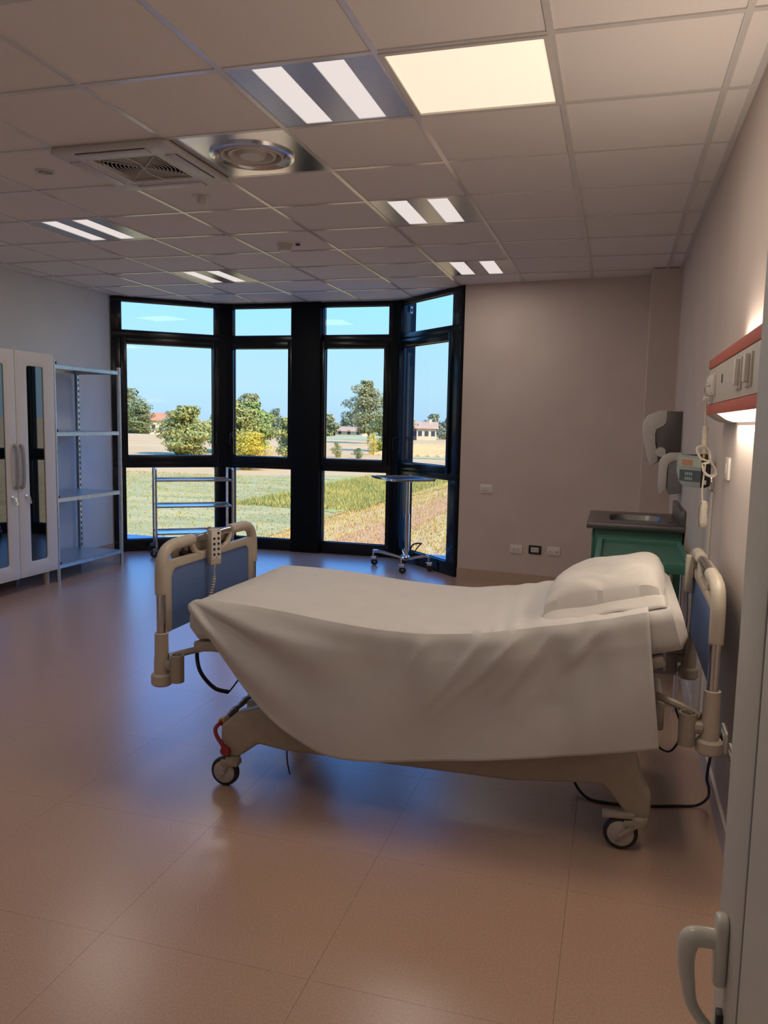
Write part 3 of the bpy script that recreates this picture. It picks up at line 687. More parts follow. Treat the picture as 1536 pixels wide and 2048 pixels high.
# ------------------------------------------------------------------ draped sheet
BOT = [(0,-1.583,.742),(.06,-1.53,.690),(.14,-1.439,.586),(.24,-1.311,.43),(.33,-1.185,.316),(.43,-1.02,.243),(.53,-.83,.238),(.63,-.649,.253),(.85,-.202,.338),(1,.186,.419)]
BXT = [(a, b) for a, b, c in BOT]; BZT = [(a, c) for a, b, c in BOT]
S = M(-.72, 3.12, .72); NS, NT, NH = 150, 22, 46
YE, YT = 3.600, 2.748
def rip(x, t): # gathered ruffles along the near edge where the bed bends
    return math.exp(-((x+.36)/.30)**2)*math.sin(x*62+3*math.sin(x*17))*.006
def sheetp(i, j):
    s = i/(NS-1); xt = -1.583+(.130+1.583)*s; zt = top(xt)+.006-(.018*((-1.545-xt)/.04)**2 if xt < -1.545 else 0)
    if j == 0: return (xt, YE+.004, zt-.055)
    if j == 1: return (xt, YE, zt-.012)
    if j <= NT:
        v = (j-2)/(NT-2); y = 3.588+(YT-3.588)*v
        wz = .0025*math.sin(xt*9+y*5)*math.sin(y*7) + .004*math.exp(-((xt+.55)/.13)**2)*math.sin(y*9+xt*25)*0.6 + .004*math.exp(-((xt+.30)/.16)**2)*math.sin(xt*70+y*4)*.6
        return (xt, y, zt+.002+wz+ (rip(xt,0) if v > .85 else 0)*(v-.85)/.15)
    t = (j-NT)/(NH); 
    bx = curve_tab(BXT, s); bz = curve_tab(BZT, s)
    x = xt+(bx-xt)*t; z = zt+(bz-zt)*t; L_ = math.hypot(bx-xt, zt-bz)
    d = L_*t
    e = min(1, d/.05); y = YT-.036*math.sqrt(max(0, 1-(1-e)**2))
    z = z if e >= 1 else z + .012*(1-e)
    th = math.atan2(x+1.62, max(.01, .80-z)); rad = math.hypot(x+1.60, z-.78)
    f = .020*math.sin(th*15+1.2)*math.exp(-((rad-.30)/.34)**2)*min(1, d/.08)
    f += .011*math.sin(x*30+2.2*math.sin(x*8)+z*9)*math.exp(-((x+.33)/.34)**2)*math.exp(-d/.30)*min(1, d/.04)
    f += .015*math.sin((x*.8-z*1.1)*11+1.0)*math.exp(-((x+.30)/.5)**2)*min(1, d/.15)
    f += .014*math.sin((x*1.0+z*.9)*8)*math.exp(-((x+1.0)/.4)**2)*min(1, d/.15)
    f += .006*math.sin(x*13+.5)*t
    for (fx, fz, kx, ww, am) in ((-.42,.72,-.9,.018,.012), (-.30,.74,-1.1,.016,.012), (-.18,.77,-.8,.018,.011), (-.02,.80,-1.0,.022,.013), (-.62,.70,-.7,.02,.008)):
        q_ = (x-fx)-kx*(fz-z)*.75-.35*(fz-z)**2*kx; f += am*math.exp(-(q_/ww)**2)*min(1, d/.05)*math.exp(-(d/.22)**2)
    return (x, y-.005*t-.012*min(1,d/.1)+max(-.03,min(.012,-f)), z)
S.grid(NS, NT+NH+1, sheetp)
so = S.build('bed_sheet', 'sheet')
md = so.modifiers.new('thick', 'SOLIDIFY'); md.thickness = .003; md.offset = 1
tag(so, 'white top sheet draped diagonally over the near side of the bed', 'bed sheet')
# ------------------------------------------------------------------ pillow
px, py = -.005, 3.165
pa = math.radians(15)
pz = .853
po = thing('pillow', (px, py, pz), 'plump white pillow at the raised head of the bed', 'pillow')
po.rotation_euler = (0, -pa, math.radians(-3))
PW, PD, PT = .43, .66, .155
def pil(i, j):
    u = -1+2*i/40; v = -1+2*(j % 41)/40; sg = 1 if j <= 40 else -1
    return (u, v)
def pillow_pt(u, v, sg):
    e = max(0, (1-abs(u)**4.5))*max(0, (1-abs(v)**6)); hgt = e**.42
    x = u*PW/2*(1-.05*(1-abs(v)**2)*0-.03*v*v); y = v*PD/2*(1-.03*u*u)
    z = (hgt*PT*(.62 if sg > 0 else -.15))
    if sg > 0: z += .006*math.sin(u*5+v*4)*hgt + .005*math.sin(v*17+u*3+2*math.sin(u*6))*hgt*(1 if v < -.4 else .3)
    return (x, y, z)
m = M(); n = 45
for sg in (1, -1):
    m.grid(n, n, lambda i, j: pillow_pt(-1+2*i/(n-1), -1+2*j/(n-1), sg))
me_o = m.build('pillow_body', 'pillow', po)
m = M()
def hem(i, j):
    u = -1+2*i/40; t = j/4
    return (u*PW/2*1.0, -PD/2+.02-.075*t, .018*(1-u**8)*(1-t*.35)-.030*t+.006*math.sin(u*7)*t)
def hem2(i, j):
    u = -1+2*i/40; t = j/4
    return (u*PW/2*1.0, -PD/2+.02-.085*t, -.020-.030*t+.003*math.sin(u*5+1))
m.grid(41, 5, hem); m.grid(41, 5, hem2)
ho = m.build('pillowcase_hem', 'pillow', po); mm = ho.modifiers.new('thick', 'SOLIDIFY'); mm.thickness = .003

# ------------------------------------------------------------------ handsets on the bed boards
hx, hy = -1.680, 3.125
L = thing('bed_handset', (hx, hy, .82), 'cream bed handset with round buttons hanging on the foot board', 'remote control', rz=math.radians(-28))
tl = math.radians(0)
M().box(-.016, .016, -.028, .028, .02, .178).build('case', 'cream', L, .006)
M().box(.0155, .0175, -.024, .024, .045, .172).build('keypad', 'white_plastic', L, .001)
for r_ in range(5):
    for c_ in (-.011, .011):
        if r_ == 4 and c_ < 0: continue
        M().lathe([(0,.0035),(.0055,.003),(.006,0)], c=(.0172, c_, .066+.0235*r_), n=12, axis='x').build('button', 'black', L)
M().lathe([(0,.003),(.003,0)], c=(.0172, 0, .052), n=8, axis='x').build('indicator', 'black', L)
M().tube(smooth_path([(-.012,0,.168),(-.03,0,.178),(-.05,0,.172)],3), .007, 8).build('hook', 'cream_dark', L)
M().tube([(0,0,.022),(0,0,.004)], [.007,.005], 8).tube([(0,0,.004),(.002,0,-.035)], .0028, 6).build('cable', 'cable_cream', L)
M().tube(coil([(.002,0,-.035),(.003,-.012,-.08),(.004,-.03,-.135),(.010,-.05,-.18)], .003, .0065, 13), .0034, 6).build('coiled_cable', 'cable_cream', L)
L = thing('nurse_handset', (.318, 3.50, .80), 'cream handset seen edge-on hanging at the head board', 'remote control')
M().box(-.015, .015, -.028, .028, .0, .155).build('case', 'cream', L, .006)
M().tube(smooth_path([(.012,0,.145),(.03,0,.160),(.05,0,.155)],3), .007, 8).build('hook', 'cream_dark', L)
M().tube([(0,0,.002),(.003,0,-.12),(.0,0,-.28)], .003, 6).build('cable', 'grey_plastic', L)

# ------------------------------------------------------------------ sink and green trolley
L = thing('sink_unit', (.14, 5.66, 0), 'stainless topped sink on a green cabinet in the corner', 'sink')
def mk(): return M(.14, 5.66, 0)
sx0, sx1, sy0, sy1, sz = -.16, .438, 5.26, 6.06, .862
outer = rrect((sx0+sx1)/2, (sy0+sy1)/2, sx1-sx0, sy1-sy0, .006, 8); inner = rrect(.15, 5.66, .34, .44, .10, 8)
mk().ring(outer, inner, XYZ, sz-.036, sz).build('steel_top', 'dark_steel', L, .003)
m = mk(); n_ = len(inner); bot = rrect(.15, 5.66, .26, .36, .09, 8)
V = [(a,b,sz-.004) for a,b in inner]+[(a,b,sz-.15) for a,b in bot]
m.add(V, [(i,(i+1)%n_,n_+(i+1)%n_,n_+i) for i in range(n_)]+[tuple(range(n_,2*n_))]).build('basin', 'dark_steel', L)
mk().box(.41, .438, sy0, sy1, sz, sz+.10).build('backsplash', 'dark_steel', L, .002)
mk().obox((.365,5.48,sz+.001), (.02,0,0), (0,.004,0), (0,0,.001)).build('overflow_slot', 'black', L, smooth=False)
mk().box(-.105, .43, 5.31, 6.02, .10, sz-.037).build('cabinet_body', 'green', L, .004)
mk().box(-.125, -.106, 5.33, 5.66, .13, .80).build('cabinet_door', 'green_dark', L, .003)
mk().box(-.125, -.106, 5.67, 6.0, .13, .80).build('cabinet_door', 'green_dark', L, .003)
for (x, y) in ((-.07,5.36),(.39,5.36),(-.07,5.97),(.39,5.97)): mk().cyl((x,y,0),(x,y,.10),.02).build('leg', 'grey_plastic', L)
L = thing('tray_table', (.165, 4.70, 0), 'green tray-topped table with chrome legs behind the bed', 'table')
def mk(): return M(.165, 4.70, 0)
o_ = rrect(.163, 4.70, .49, .88, .02, 4); i_ = rrect(.163, 4.70, .43, .80, .015, 4)
T_ = mk().ring(o_, i_, XYZ, .735, .790).build('tray_rim', 'green', L, .004)
mk().prism(i_, XYZ, .745, .765).build('tray_bottom', 'green_dark', L)
for (x, y) in ((-.04,4.30),(.36,4.30),(-.04,5.10),(.36,5.10)): mk().tube([(x,y,.0),(x,y,.738)], .0125, 12).build('leg', 'chrome', L)
for yy in (4.2875, 5.0875): mk().box(-.04, .36, yy, yy+.025, .20, .225).build('stretcher', 'dark_steel', L, .003)

# ------------------------------------------------------------------ dispensers and device on the right wall
def mkd(y, z): return M(XR, y, z)
L = thing('towel_dispenser', (XR, 6.15, 1.20), 'white and dark grey paper towel dispenser on the wall', 'towel dispenser')
prf = [(.44,1.60),(.335,1.60),(.275,1.592),(.215,1.565),(.188,1.51),(.187,1.44),(.205,1.36),(.235,1.255),(.255,1.205),(.305,1.245),(.355,1.30),(.345,1.40),(.338,1.46),(.40,1.51),(.405,1.60)]
cover = [(.335,1.603),(.275,1.596),(.21,1.568),(.180,1.515),(.179,1.44),(.197,1.355),(.222,1.26),(.243,1.20),(.262,1.212),(.292,1.245),(.280,1.30),(.268,1.36),(.262,1.43),(.268,1.465),(.315,1.49),(.335,1.515)]
mkd(6.15,1.20).prism([(.44,1.595),(.33,1.595),(.33,1.50),(.262,1.46),(.262,1.43),(.285,1.28),(.265,1.215),(.30,1.24),(.44,1.27)], fXZ, 6.03, 6.27).build('body', 'grey_dispenser', L, .006)
mkd(6.15,1.20).prism(cover, fXZ, 6.02, 6.28).build('cover', 'white_plastic', L, .008)
mkd(6.15,1.20).lathe([(0,-.015),(.034,-.015),(.036,0),(.036,.015)], c=(.305,6.025,1.305), n=24, axis='y').build('knob', 'white_plastic', L)
L = thing('soap_dispenser', (XR, 5.80, 1.0), 'grey and white soap dispenser below the paper towel dispenser', 'soap dispenser')
mkd(5.80,1.0).prism([(.44,1.30),(.36,1.30),(.345,1.25),(.345,1.06),(.36,1.025),(.44,1.035)], fXZ, 5.75, 5.85).build('body', 'mid_grey', L, .006)
mkd(5.80,1.0).prism([(.43,1.312),(.355,1.308),(.315,1.29),(.293,1.255),(.288,1.20),(.290,1.07),(.300,1.02),(.315,1.032),(.338,1.07),(.340,1.20),(.348,1.235),(.375,1.255),(.43,1.26)], fXZ, 5.742, 5.858).build('cover', 'white_plastic', L, .006)
# wall-mounted digital display
DY = 3.95
L = thing('digital_display', (XR, DY, 1.22), 'grey blue digital display device bracketed to the wall', 'display device')
def mk(): return M(XR, DY, 1.22)
body = [(.283,1.355),(.275,1.345),(.276,1.28),(.288,1.235),(.305,1.218),(.395,1.205),(.420,1.215),(.422,1.345),(.405,1.362)]
mk().prism(body, fXZ, DY-.03, DY+.03).build('body', 'black', L, .005)
mk().prism([(.281,1.358),(.272,1.347),(.273,1.28),(.285,1.235),(.302,1.215),(.378,1.205),(.378,1.352)], fXZ, DY-.045, DY-.028).build('front_panel', 'device_blue', L, .004)
mk().obox((.330,DY-.046,1.322), (.046,0,-.003), (0,.001,0), (0,0,.020)).build('display_label', 'label_green', L, smooth=False)
mk().obox((.315,DY-.0475,1.323), (.024,0,-.002), (0,.0008,0), (0,0,.013)).build('red_display', 'label_red', L, smooth=False)
mk().obox((.331,DY-.046,1.262), (.046,0,-.003), (0,.001,0), (0,0,.026)).build('keypad', 'device_dark', L, smooth=False)
for zz in (1.272, 1.250):
    for k in range(4): mk().obox((.312+.0085*k,DY-.0475,zz-.0006*k), (.0032,0,0), (0,.0008,0), (0,0,.007)).build('key', 'device_blue', L, smooth=False)
mk().obox((.395,DY-.034,1.232), (.009,0,0), (0,.004,0), (0,0,.010)).build('socket', 'white_plastic', L, .002)
mk().box(.42, .44, DY-.02, DY+.02, 1.20, 1.265).build('bracket', 'chrome', L, .002)
mk().lathe([(0,-.004),(.007,-.003),(.008,0)], c=(.43,DY-.02,1.235), n=12, axis='y').build('bracket_bolt', 'chrome', L)
# ------------------------------------------------------------------ bed-head service unit
L = thing('bedhead_unit', (XR, 2.9, 1.53), 'orange and cream bed-head service panel with reading lamp', 'bedhead panel')
def mk(): return M(XR, 2.9, 1.53)
y0, y1 = 2.0, 3.70; xf = .366
mk().box(xf, .44, y0, y1, 1.580, 1.726).build('service_panel', 'panel_grey', L, .002)
mk().box(xf-.003, .44, y0, y1+.002, 1.728, 1.768).build('upper_band', 'orange', L, .003)
mk().box(xf-.003, .44, y0, y1+.002, 1.537, 1.578).build('lower_band', 'orange', L, .003)
lens_prof = [(xf,1.537),(.40,1.515),(.425,1.506),(.439,1.506),(.439,1.537)]
mk().prism(lens_prof, fXZ, 3.34, y1).build('underside_cap', 'panel_grey', L)
mk().prism([(a, b) for a, b in lens_prof], fXZ, 2.30, 3.335).build('reading_lens', 'lamp_head', L)
mk().prism(lens_prof, fXZ, y0, 2.295).build('underside_cap', 'panel_grey', L)
mk().box(.405, .435, y0, 3.25, 1.768, 1.774).build('uplight_lens', 'lamp_head', L, smooth=False)
area_light('reading_light', L, .05, .95, HEAD_W*.7, (-.03, -.08, -.035), col=(1,.85,.68))
area_light('uplight', L, .03, 1.2, HEAD_W*1.15, (-.022, -.27, .250), rot=(PI,0,0), col=(1,.85,.70))
for k, yy in enumerate((3.61, 3.52, 3.45)):
    mk().obox((xf-.006,yy,1.655), (.007,0,0), (0,.022,0), (0,0,.042)).obox((xf-.014,yy-.006,1.655), (.003,0,0), (0,.010,0), (0,0,.034)).build('socket_module', 'white_plastic', L, .003)
for yy in (2.78, 2.58):
    mk().obox((xf-.003,yy,1.655), (.004,0,0), (0,.055,0), (0,0,.050)).build('switch_plate', 'panel_grey', L, .002)
    mk().obox((xf-.014,yy-.02,1.658), (.008,0,0), (0,.018,0), (0,0,.042)).build('rocker', 'white_plastic', L, .005)
mk().obox((xf-.002,3.23,1.665), (.002,0,0), (0,.007,0), (0,0,.016)).build('symbol', 'grey_plastic', L)
# nurse call cord
L = thing('nurse_call', (.365, 3.62, 1.05), 'cream nurse call pendant on a looped cord below orange panel', 'call pendant')
def mk(): return M(.365, 3.62, 1.05)
cy_ = 3.585
mk().obox((.345,3.53,1.60), (.012,0,0), (0,.02,0), (0,0,.009)).build('plug', 'white_plastic', L, .002)
mk().tube(smooth_path([(.352,3.50,1.655),(.338,3.53,1.652),(.340,3.58,1.635),(.349,cy_,1.59),(.350,cy_,1.53),(.352,cy_,1.485)],5), .0035, 6).build('upper_cord', 'cable_cream', L)
mk().lathe([(.006,1.49),(.011,1.487),(.012,1.44),(.010,1.438),(.012,1.436),(.012,1.40),(.008,1.39),(.006,1.375)], c=(.353,cy_,0), n=14).build('connector', 'cable_cream', L)
mk().tube([(.354,cy_,1.378),(.354,cy_,1.35)], .005, 8).build('strain_relief', 'yellow_tape', L)
def loop(k):
    P = []
    for q in range(41):
        a = 2*PI*q/40
        sx_ = math.sin(a); t = .5+.5*math.cos(a)
        wdt = (.031+.004*k)*math.sin(a)*(.55+.9*abs(math.cos(a))**1.2)
        z = 1.348-.005+.058*math.cos(a)*(1+.05*k)-.0; x = .362 + (1.345-z)*.38 + wdt*(.8 if math.cos(a) > 0 else -.8)
        P.append((x, cy_-.012-.006*k+.010*math.sin(a*2), z))
    return P
for k in range(3): mk().tube(loop(k), .0036, 6, closed=True).build('cord_loop', 'cable_cream', L)
mk().obox((.364,cy_-.02,1.335), (.010,0,.003), (0,.014,0), (0,0,.003)).build('cord_tie', 'cable_cream', L, .001)
mk().tube(smooth_path([(.360,cy_-.025,1.34),(.356,cy_-.02,1.27),(.354,cy_-.02,1.22),(.357,cy_-.02,1.18)],5), .0038, 6).build('lower_cord', 'cable_cream', L)
pp = [(0,1.155),(.007,1.154),(.014,1.148),(.0165,1.13),(.0155,1.11),(.0165,1.085),(.0185,1.065),(.016,1.048),(.008,1.040),(0,1.039)]
m = mk().lathe(pp, n=20); c0 = (.365, cy_-.02)
m.v = [(c0[0]-.002+v[0]*1.15, c0[1]+v[1]*.7, v[2]+.025) for v in m.v]
m.build('pendant', 'cable_cream', L)
mk().tube(smooth_path([(.352,cy_-.03,1.175),(.347,cy_-.032,1.155),(.346,cy_-.032,1.095),(.352,cy_-.031,1.07)],5), .003, 6).build('pendant_seam', 'grey_plastic', L)
# raised cream band on the wall, thermostat, plates
tag(M(XR,4.05,.1).box(.428, XR, 3.93, 4.18, .10, 1.19).build('wall_band', 'panel_grey', None, .003), 'flat cream vertical band on the wall below the digital display', 'wall panel')
L = thing('wall_plate', (XR, 3.48, 1.32), 'small blank white plate on the wall under the orange panel', 'wall plate')
M().box(-.010, 0, -.06, .06, -.045, .045).build('plate', 'plate_white', L, .003); M().box(-.013, -.010, -.012, .012, -.02, .02).build('button', 'white_plastic', L, .001)
def socket_plate(x, y, z, nrm, label, holes, m='plate_white', center=None, cat='socket', name='wall_socket'):
    # nrm: direction into the room
    nx, ny = nrm; rz = math.atan2(ny, nx)
    L = thing(name, (x, y, z), label, cat, rz=rz)
    M().prism(rrect(0,0,.118,.080,.006,3), lambda a,b,t: (t,a,b), 0, .009).build('plate', m, L, .002)
    M().prism(rrect(0,0,.074,.046,.003,3), lambda a,b,t: (t,a,b), .009, .0115).build('insert', center or m, L, .001)
    if holes == 'switch':
        M().prism(rrect(0,0,.066,.040,.003,3), lambda a,b,t: (t,a,b), .0112, .015).build('rocker', 'white_plastic', L, .002)
    elif holes == 'out':
        for c in (-.018, .018):
            for d in (-.010, 0, .010): M().lathe([(0,.0008),(.003,.0008),(.003,0)], c=(.0116, c+d, .004), n=10, axis='x').build('hole', 'black', L)
            for d in (-.004, .004): M().lathe([(0,.0008),(.0016,.0008),(.0016,0)], c=(.0116, c+d, -.012), n=8, axis='x').build('hole', 'black', L)
    elif holes == 'jack':
        for c in (-.030, .030): M().lathe([(0,.0012),(.005,.0012),(.005,0)], c=(.0116, c, -.006), n=12, axis='x').build('jack', 'black', L)
    return L
nb = Vector((WB[0]-PR[0], WB[1]-PR[1])).normalized(); nr = (nb.y, -nb.x)
for (cx_, z, lab, holes, m_, cm, cat, nm) in ((-1.157,.872,'white light switch on the taupe wall by the window','switch','plate_white',None,'switch','light_switch'),
      (-.850,.323,'white double wall socket left of the black one','out','plate_white',None,'socket','wall_socket'), (-.675,.331,'black framed wall socket between two white plates','out','black','white_plastic','socket','wall_socket'),
      (-.503,.333,'white plate with two round jacks right of the black socket','jack','plate_white',None,'socket','data_outlet')):
    s = (cx_-PR[0])/nb.x; p = backwall(s, .0); socket_plate(p.x, p.y, z, nr, lab, holes, m_, cm, cat, nm)
socket_plate(XR, 3.07, .345, (-1,0), 'white wall socket holding the black plug behind the bed', 'out')
socket_plate(XR, 2.87, .345, (-1,0), 'empty white wall socket nearest the open door', 'out')
# power cord
L = thing('power_cord', (.40, 3.05, 0), 'black power cord running from wall plug to bed on floor', 'power cord')
def mk(): return M(.40, 3.05, 0)
mk().tube(smooth_path([(-.05,3.20,.28),(-.085,3.22,.16),(-.10,3.215,.05),(-.05,3.15,.008),(.03,3.125,.0055),(.179,3.146,.0055),(.292,3.184,.0055),(.37,3.20,.012),(.405,3.17,.06),(.40,3.10,.13),(.385,3.06,.19),(.392,3.06,.27),(.402,3.065,.31)],8), .0055, 8).build('cable', 'black', L)
mk().obox((.413,3.068,.335), (.016,0,0), (0,.016,0), (0,0,.022)).tube([(.404,3.066,.318),(.402,3.065,.295)], [.010,.006], 8).build('plug', 'black', L, .003)

# ------------------------------------------------------------------ open door leaf at right foreground
DX = .130
L = thing('door_1', (DX, .38, 0), 'open white door leaf at the right edge of the view', kind='structure')
def mk(): return M(DX, .38, 0)
ye, yseam = .862, .728
mk().box(DX, DX+.045, yseam+.007, ye, .006, 2.10).build('stile', 'door', L, .002)
mk().box(DX+.0015, DX+.04, yseam-.0018, yseam+.0068, .006, 2.10).build('seam', 'black', L, smooth=False)
mk().box(DX, DX+.045, -.12, yseam-.002, .006, 2.10).build('leaf', 'door', L, .002)
zc, yc = .967, .802
H = mk().prism(rrect(yc, zc, .026, .074, .011, 5), fYZ, DX-.012, DX).build('handle_rosette', 'door_handle', L, .004, seg=3)
m = mk(); hz = zc+.010
hp = smooth_path([(DX-.008,yc,hz),(DX-.022,yc,hz),(DX-.033,yc,hz-.002),(DX-.036,yc,hz-.010),(DX-.037,yc,hz-.025),(DX-.034,yc,hz-.050),(DX-.028,yc,hz-.075),(DX-.012,yc,hz-.096),(DX-.006,yc,hz-.100)],6)
m.tube(hp, [.0098 if k < 18 else max(.0058, .0098-.00022*(k-18)) for k in range(len(hp))], 14)
m.build('handle_lever', 'door_handle', H)
mk().obox((DX-.002,yc-.002,zc-.078), (.004,0,0), (0,.006,0), (0,0,.014)).build('latch', 'black', L, .001)
mk().box(DX+.045, DX+.19, -.138, -.115, 0, 2.15).build('jamb', 'door', L, .002)

# ------------------------------------------------------------------ outdoors
GZ = -3.2
g = M(0,0,0); g.add([(-900,-60,GZ),(900,-60,GZ),(900,1500,GZ),(-900,1500,GZ)], [(0,1,2,3)])
struct(g, 'ground', 'field', 'dry tan farmland stretching to the horizon')
def patch(name, pts, mt, lab, dz):
    struct(M(0,0,GZ+dz).add([(x,y,GZ+dz) for x, y in pts], [tuple(range(len(pts)))]), name, mt, lab)
patch('ground_meadow', [(-90,8),(-13.2,8),(-13.2,66),(-19,66),(-32,59.5),(-60,47)], 'meadow', 'mown green meadow beyond the left windows', .03)
patch('ground_tallgrass', [(-19.5,40),(-13.6,38),(-11.5,58),(-13,66),(-22,64)], 'tallgrass', 'strip of taller yellow green grass', .05)
patch('ground_stubble', [(-13.2,8),(30,8),(30,64),(-11.2,62)], 'stubble', 'straw stubble field beyond the right window', .04)
patch('ground_soil', [(-10.8,8),(-8.4,8),(-8.4,62),(-10.0,62)], 'soil', 'bare reddish soil strip in the stubble', .06)
patch('ground_soil_far', [(-5.5,8),(-3.8,8),(-3.8,62),(-5.5,62)], 'soil', 'second reddish soil strip in the stubble', .06)
patch('ground_verge', [(-27,101),(40,95),(40,98.5),(-26,106)], 'far_green', 'narrow green verge beyond the stubble', .04)
patch('ground_far', [(-250,225),(-60,190),(-60,330),(-250,420)], 'far_green', 'pale green fields in the distance', .04)
# furrows of the ploughed field
m = M(0,0,GZ)
for k in range(40):
    x = -33+1.4*k; m.prism([(x-.35,GZ),(x+.35,GZ),(x,GZ+.28)], lambda a,b,t: (a+(t-105)*-.12,t,b), 107, 165)
tag(m.build('furrows', 'field', smooth=False), 'ploughed furrows in the tan field behind the stand', 'furrows', kind='stuff')
def tufts(name, n, xr, yr, mt, h, w, lab, cat):
    m = M(0,0,GZ); V = []; F = []
    for k in range(n):
        x, y = random.uniform(*xr), random.uniform(*yr); hh = h*random.uniform(.5,1.2); a = random.uniform(0, PI); b = len(V)
        dx, dy = w*math.cos(a), w*math.sin(a); lx, ly = random.uniform(-.4,.4)*hh, random.uniform(-.4,.4)*hh
        V += [(x-dx,y-dy,GZ+.02),(x+dx,y+dy,GZ+.02),(x+lx,y+ly,GZ+hh)]; F.append((b,b+1,b+2))
        V += [(x-dy,y+dx,GZ+.02),(x+dy,y-dx,GZ+.02),(x-lx,y+ly*.5,GZ+hh*.85)]; F.append((b+3,b+4,b+5))
    m.v = V; m.f = F
    me = bpy.data.meshes.new(name); me.from_pydata([(p[0],p[1],p[2]-GZ) for p in V], [], F); me.materials.append(MATS[mt])
    o = bpy.data.objects.new(name, me); COL.objects.link(o); o.location = (0,0,GZ); tag(o, lab, cat, kind='stuff')
tufts('tall_grass', 9000, (-20,-12.6), (39,64), 'greenblade', .34, .03, 'tall yellow green grass blades in the meadow strip', 'grass')
tufts('straw_stubble', 14000, (-13.4,-3), (26,62), 'straw', .16, .03, 'short straw stubble standing in rows', 'stubble')
tufts('meadow_grass', 16000, (-42,-13.2), (24,60), 'greenblade', .09, .05, 'low uneven meadow grass outside', 'grass')
def tree(x, y, h, w, trunk, mt, label, name='tree', nl=2600, ls=.35, blobs=9, group='trees beyond the fields', seed=1, droop=0, cat='tree', conic=False, wf=1.12):
    rnd = random.Random(seed); L = thing(name, (x, y, GZ), label, cat, group); nl = int(nl*3); ls *= .5; blobs = int(blobs*1.8); w *= wf
    tm = M(); tm.tube(smooth_path([(0,0,0),(w*.015,0,h*.25),(-w*.01,.1,h*.6),(0,0,h*.86)],4), [max(.04,h*.018*(1-k/16)) for k in range(13)], 8)
    for k in range(5):
        a = k*1.3; z0 = h*(trunk+.08+.09*k); tm.tube([(0,0,z0),(math.cos(a)*w*.22, math.sin(a)*w*.22, z0+h*.14)], [h*.008,h*.003], 6)
    tm.build('trunk', 'bark', L)
    B = []
    for k in range(blobs):
        u = (k+.5)/blobs; z = h*(trunk+(1-trunk)*u)
        prof = (1-u)*1.1 if conic else math.sin(PI*min(.97, max(.08, u*.86+.10)))**.7
        a = rnd.uniform(0, 2*PI); rr_ = rnd.uniform(.1, .72)*w/2*prof
        B.append((rr_*math.cos(a), rr_*math.sin(a), z, w*.5*prof*rnd.uniform(.38,.68)+.1*w*.3, h*(1-trunk)/blobs*rnd.uniform(1.6,3.0)))
    V = []; F = []
    for k in range(nl):
        bx_, by_, bz_, rw, rh = B[rnd.randrange(blobs)]
        d = Vector((rnd.gauss(0,1), rnd.gauss(0,1), rnd.gauss(0,1))).normalized(); q = rnd.uniform(.2,1.05)**.5
        p = Vector((bx_+d.x*rw*q, by_+d.y*rw*q, bz_+d.z*rh*q)); p.z = min(max(p.z, h*trunk*.6), h)
        n_ = (d+Vector((rnd.gauss(0,.6), rnd.gauss(0,.6), rnd.gauss(0,.6)+.4))).normalized()
        a_ = n_.cross(Vector((rnd.gauss(0,1), rnd.gauss(0,1), rnd.gauss(0,1)))).normalized(); b_ = n_.cross(a_); s = ls*rnd.uniform(.5,1.2); i = len(V)
        V += [tuple(p-a_*s), tuple(p+b_*s*.7), tuple(p+a_*s), tuple(p-b_*s*.7)]; F.append((i,i+1,i+2,i+3))
    me = bpy.data.meshes.new('foliage'); me.from_pydata(V, [], F); me.materials.append(MATS[mt])
    inst('foliage', me, L); return L
tree(-117, 172, 11.5, 15, .04, 'leaf_dark', 'dark dense tree at the left edge of the left window', seed=2, nl=3200, ls=.6)
tree(-108, 166, 7.6, 7, .04, 'leaf_dark', 'lower dark bush left of the red roofed house', seed=3, ls=.5, nl=1800)
tree(-52.4, 89.7, 6.1, 8.2, .03, 'leaf_mid', 'broad pale green leafy tree in the left window', seed=4, nl=4200, ls=.34, blobs=12)
tree(-49.0, 97.5, 6.9, 6.4, .03, 'leaf_mid', 'taller grey green tree at the right edge of the left window', seed=5, nl=3000, ls=.36)
tree(-50.5, 105, 7.0, 7.0, .10, 'leaf_bright', 'bright green rounded tree in the window left of the pillar', seed=6, nl=3800, ls=.38, blobs=11)
tree(-53.8, 103, 5.8, 6.0, .06, 'leaf_bright', 'bright green bushy tree partly behind the yellow bush', seed=16, nl=2400, ls=.38)
tree(-79.6, 164, 10.2, 7.5, .25, 'leaf_grey', 'dark round tree rising behind the bright green trees', seed=7, nl=2400, ls=.55)
tree(-38.5, 90.5, 4.9, 4.2, .04, 'leaf_mid', 'green tree touching the wide middle pillar', seed=8, nl=2200, ls=.28)
tree(-32.6, 67.5, 3.45, 4.4, .05, 'leaf_yellow', 'yellow green rounded bush before the trees', seed=9, nl=3600, ls=.15, blobs=10, name='bush', cat='bush')
tree(-51, 163, 13.2, 9.0, .20, 'leaf_grey', 'tallest slender tree standing alone in the middle field', seed=10, nl=2600, ls=.48, blobs=12)
tree(-34.6, 121, 9.6, 6.0, .02, 'leaf_mid', 'tall light green tree beside the tallest tree', seed=11, nl=3000, ls=.36, blobs=12)
tree(-84.5, 229, 6.6, 5.5, .05, 'leaf_grey', 'small grey green far tree left of the tallest tree', seed=12, nl=1300, ls=.6)
tree(-93.7, 280, 7.6, 8, .05, 'leaf_far_haze', 'small haze-tinted far tree behind the tallest tree', seed=13, nl=1300, ls=.8)
tree(-34.4, 96.8, 1.9, 1.5, .02, 'leaf_mid', 'young shrub at left below the tallest tree', seed=14, nl=700, ls=.12, name='shrub', cat='bush', group='young shrubs in the field')
tree(-31.3, 96, 1.3, 1.5, .02, 'leaf_dark', 'lowest young shrub in the field', seed=15, nl=600, ls=.11, name='shrub', cat='bush', group='young shrubs in the field')
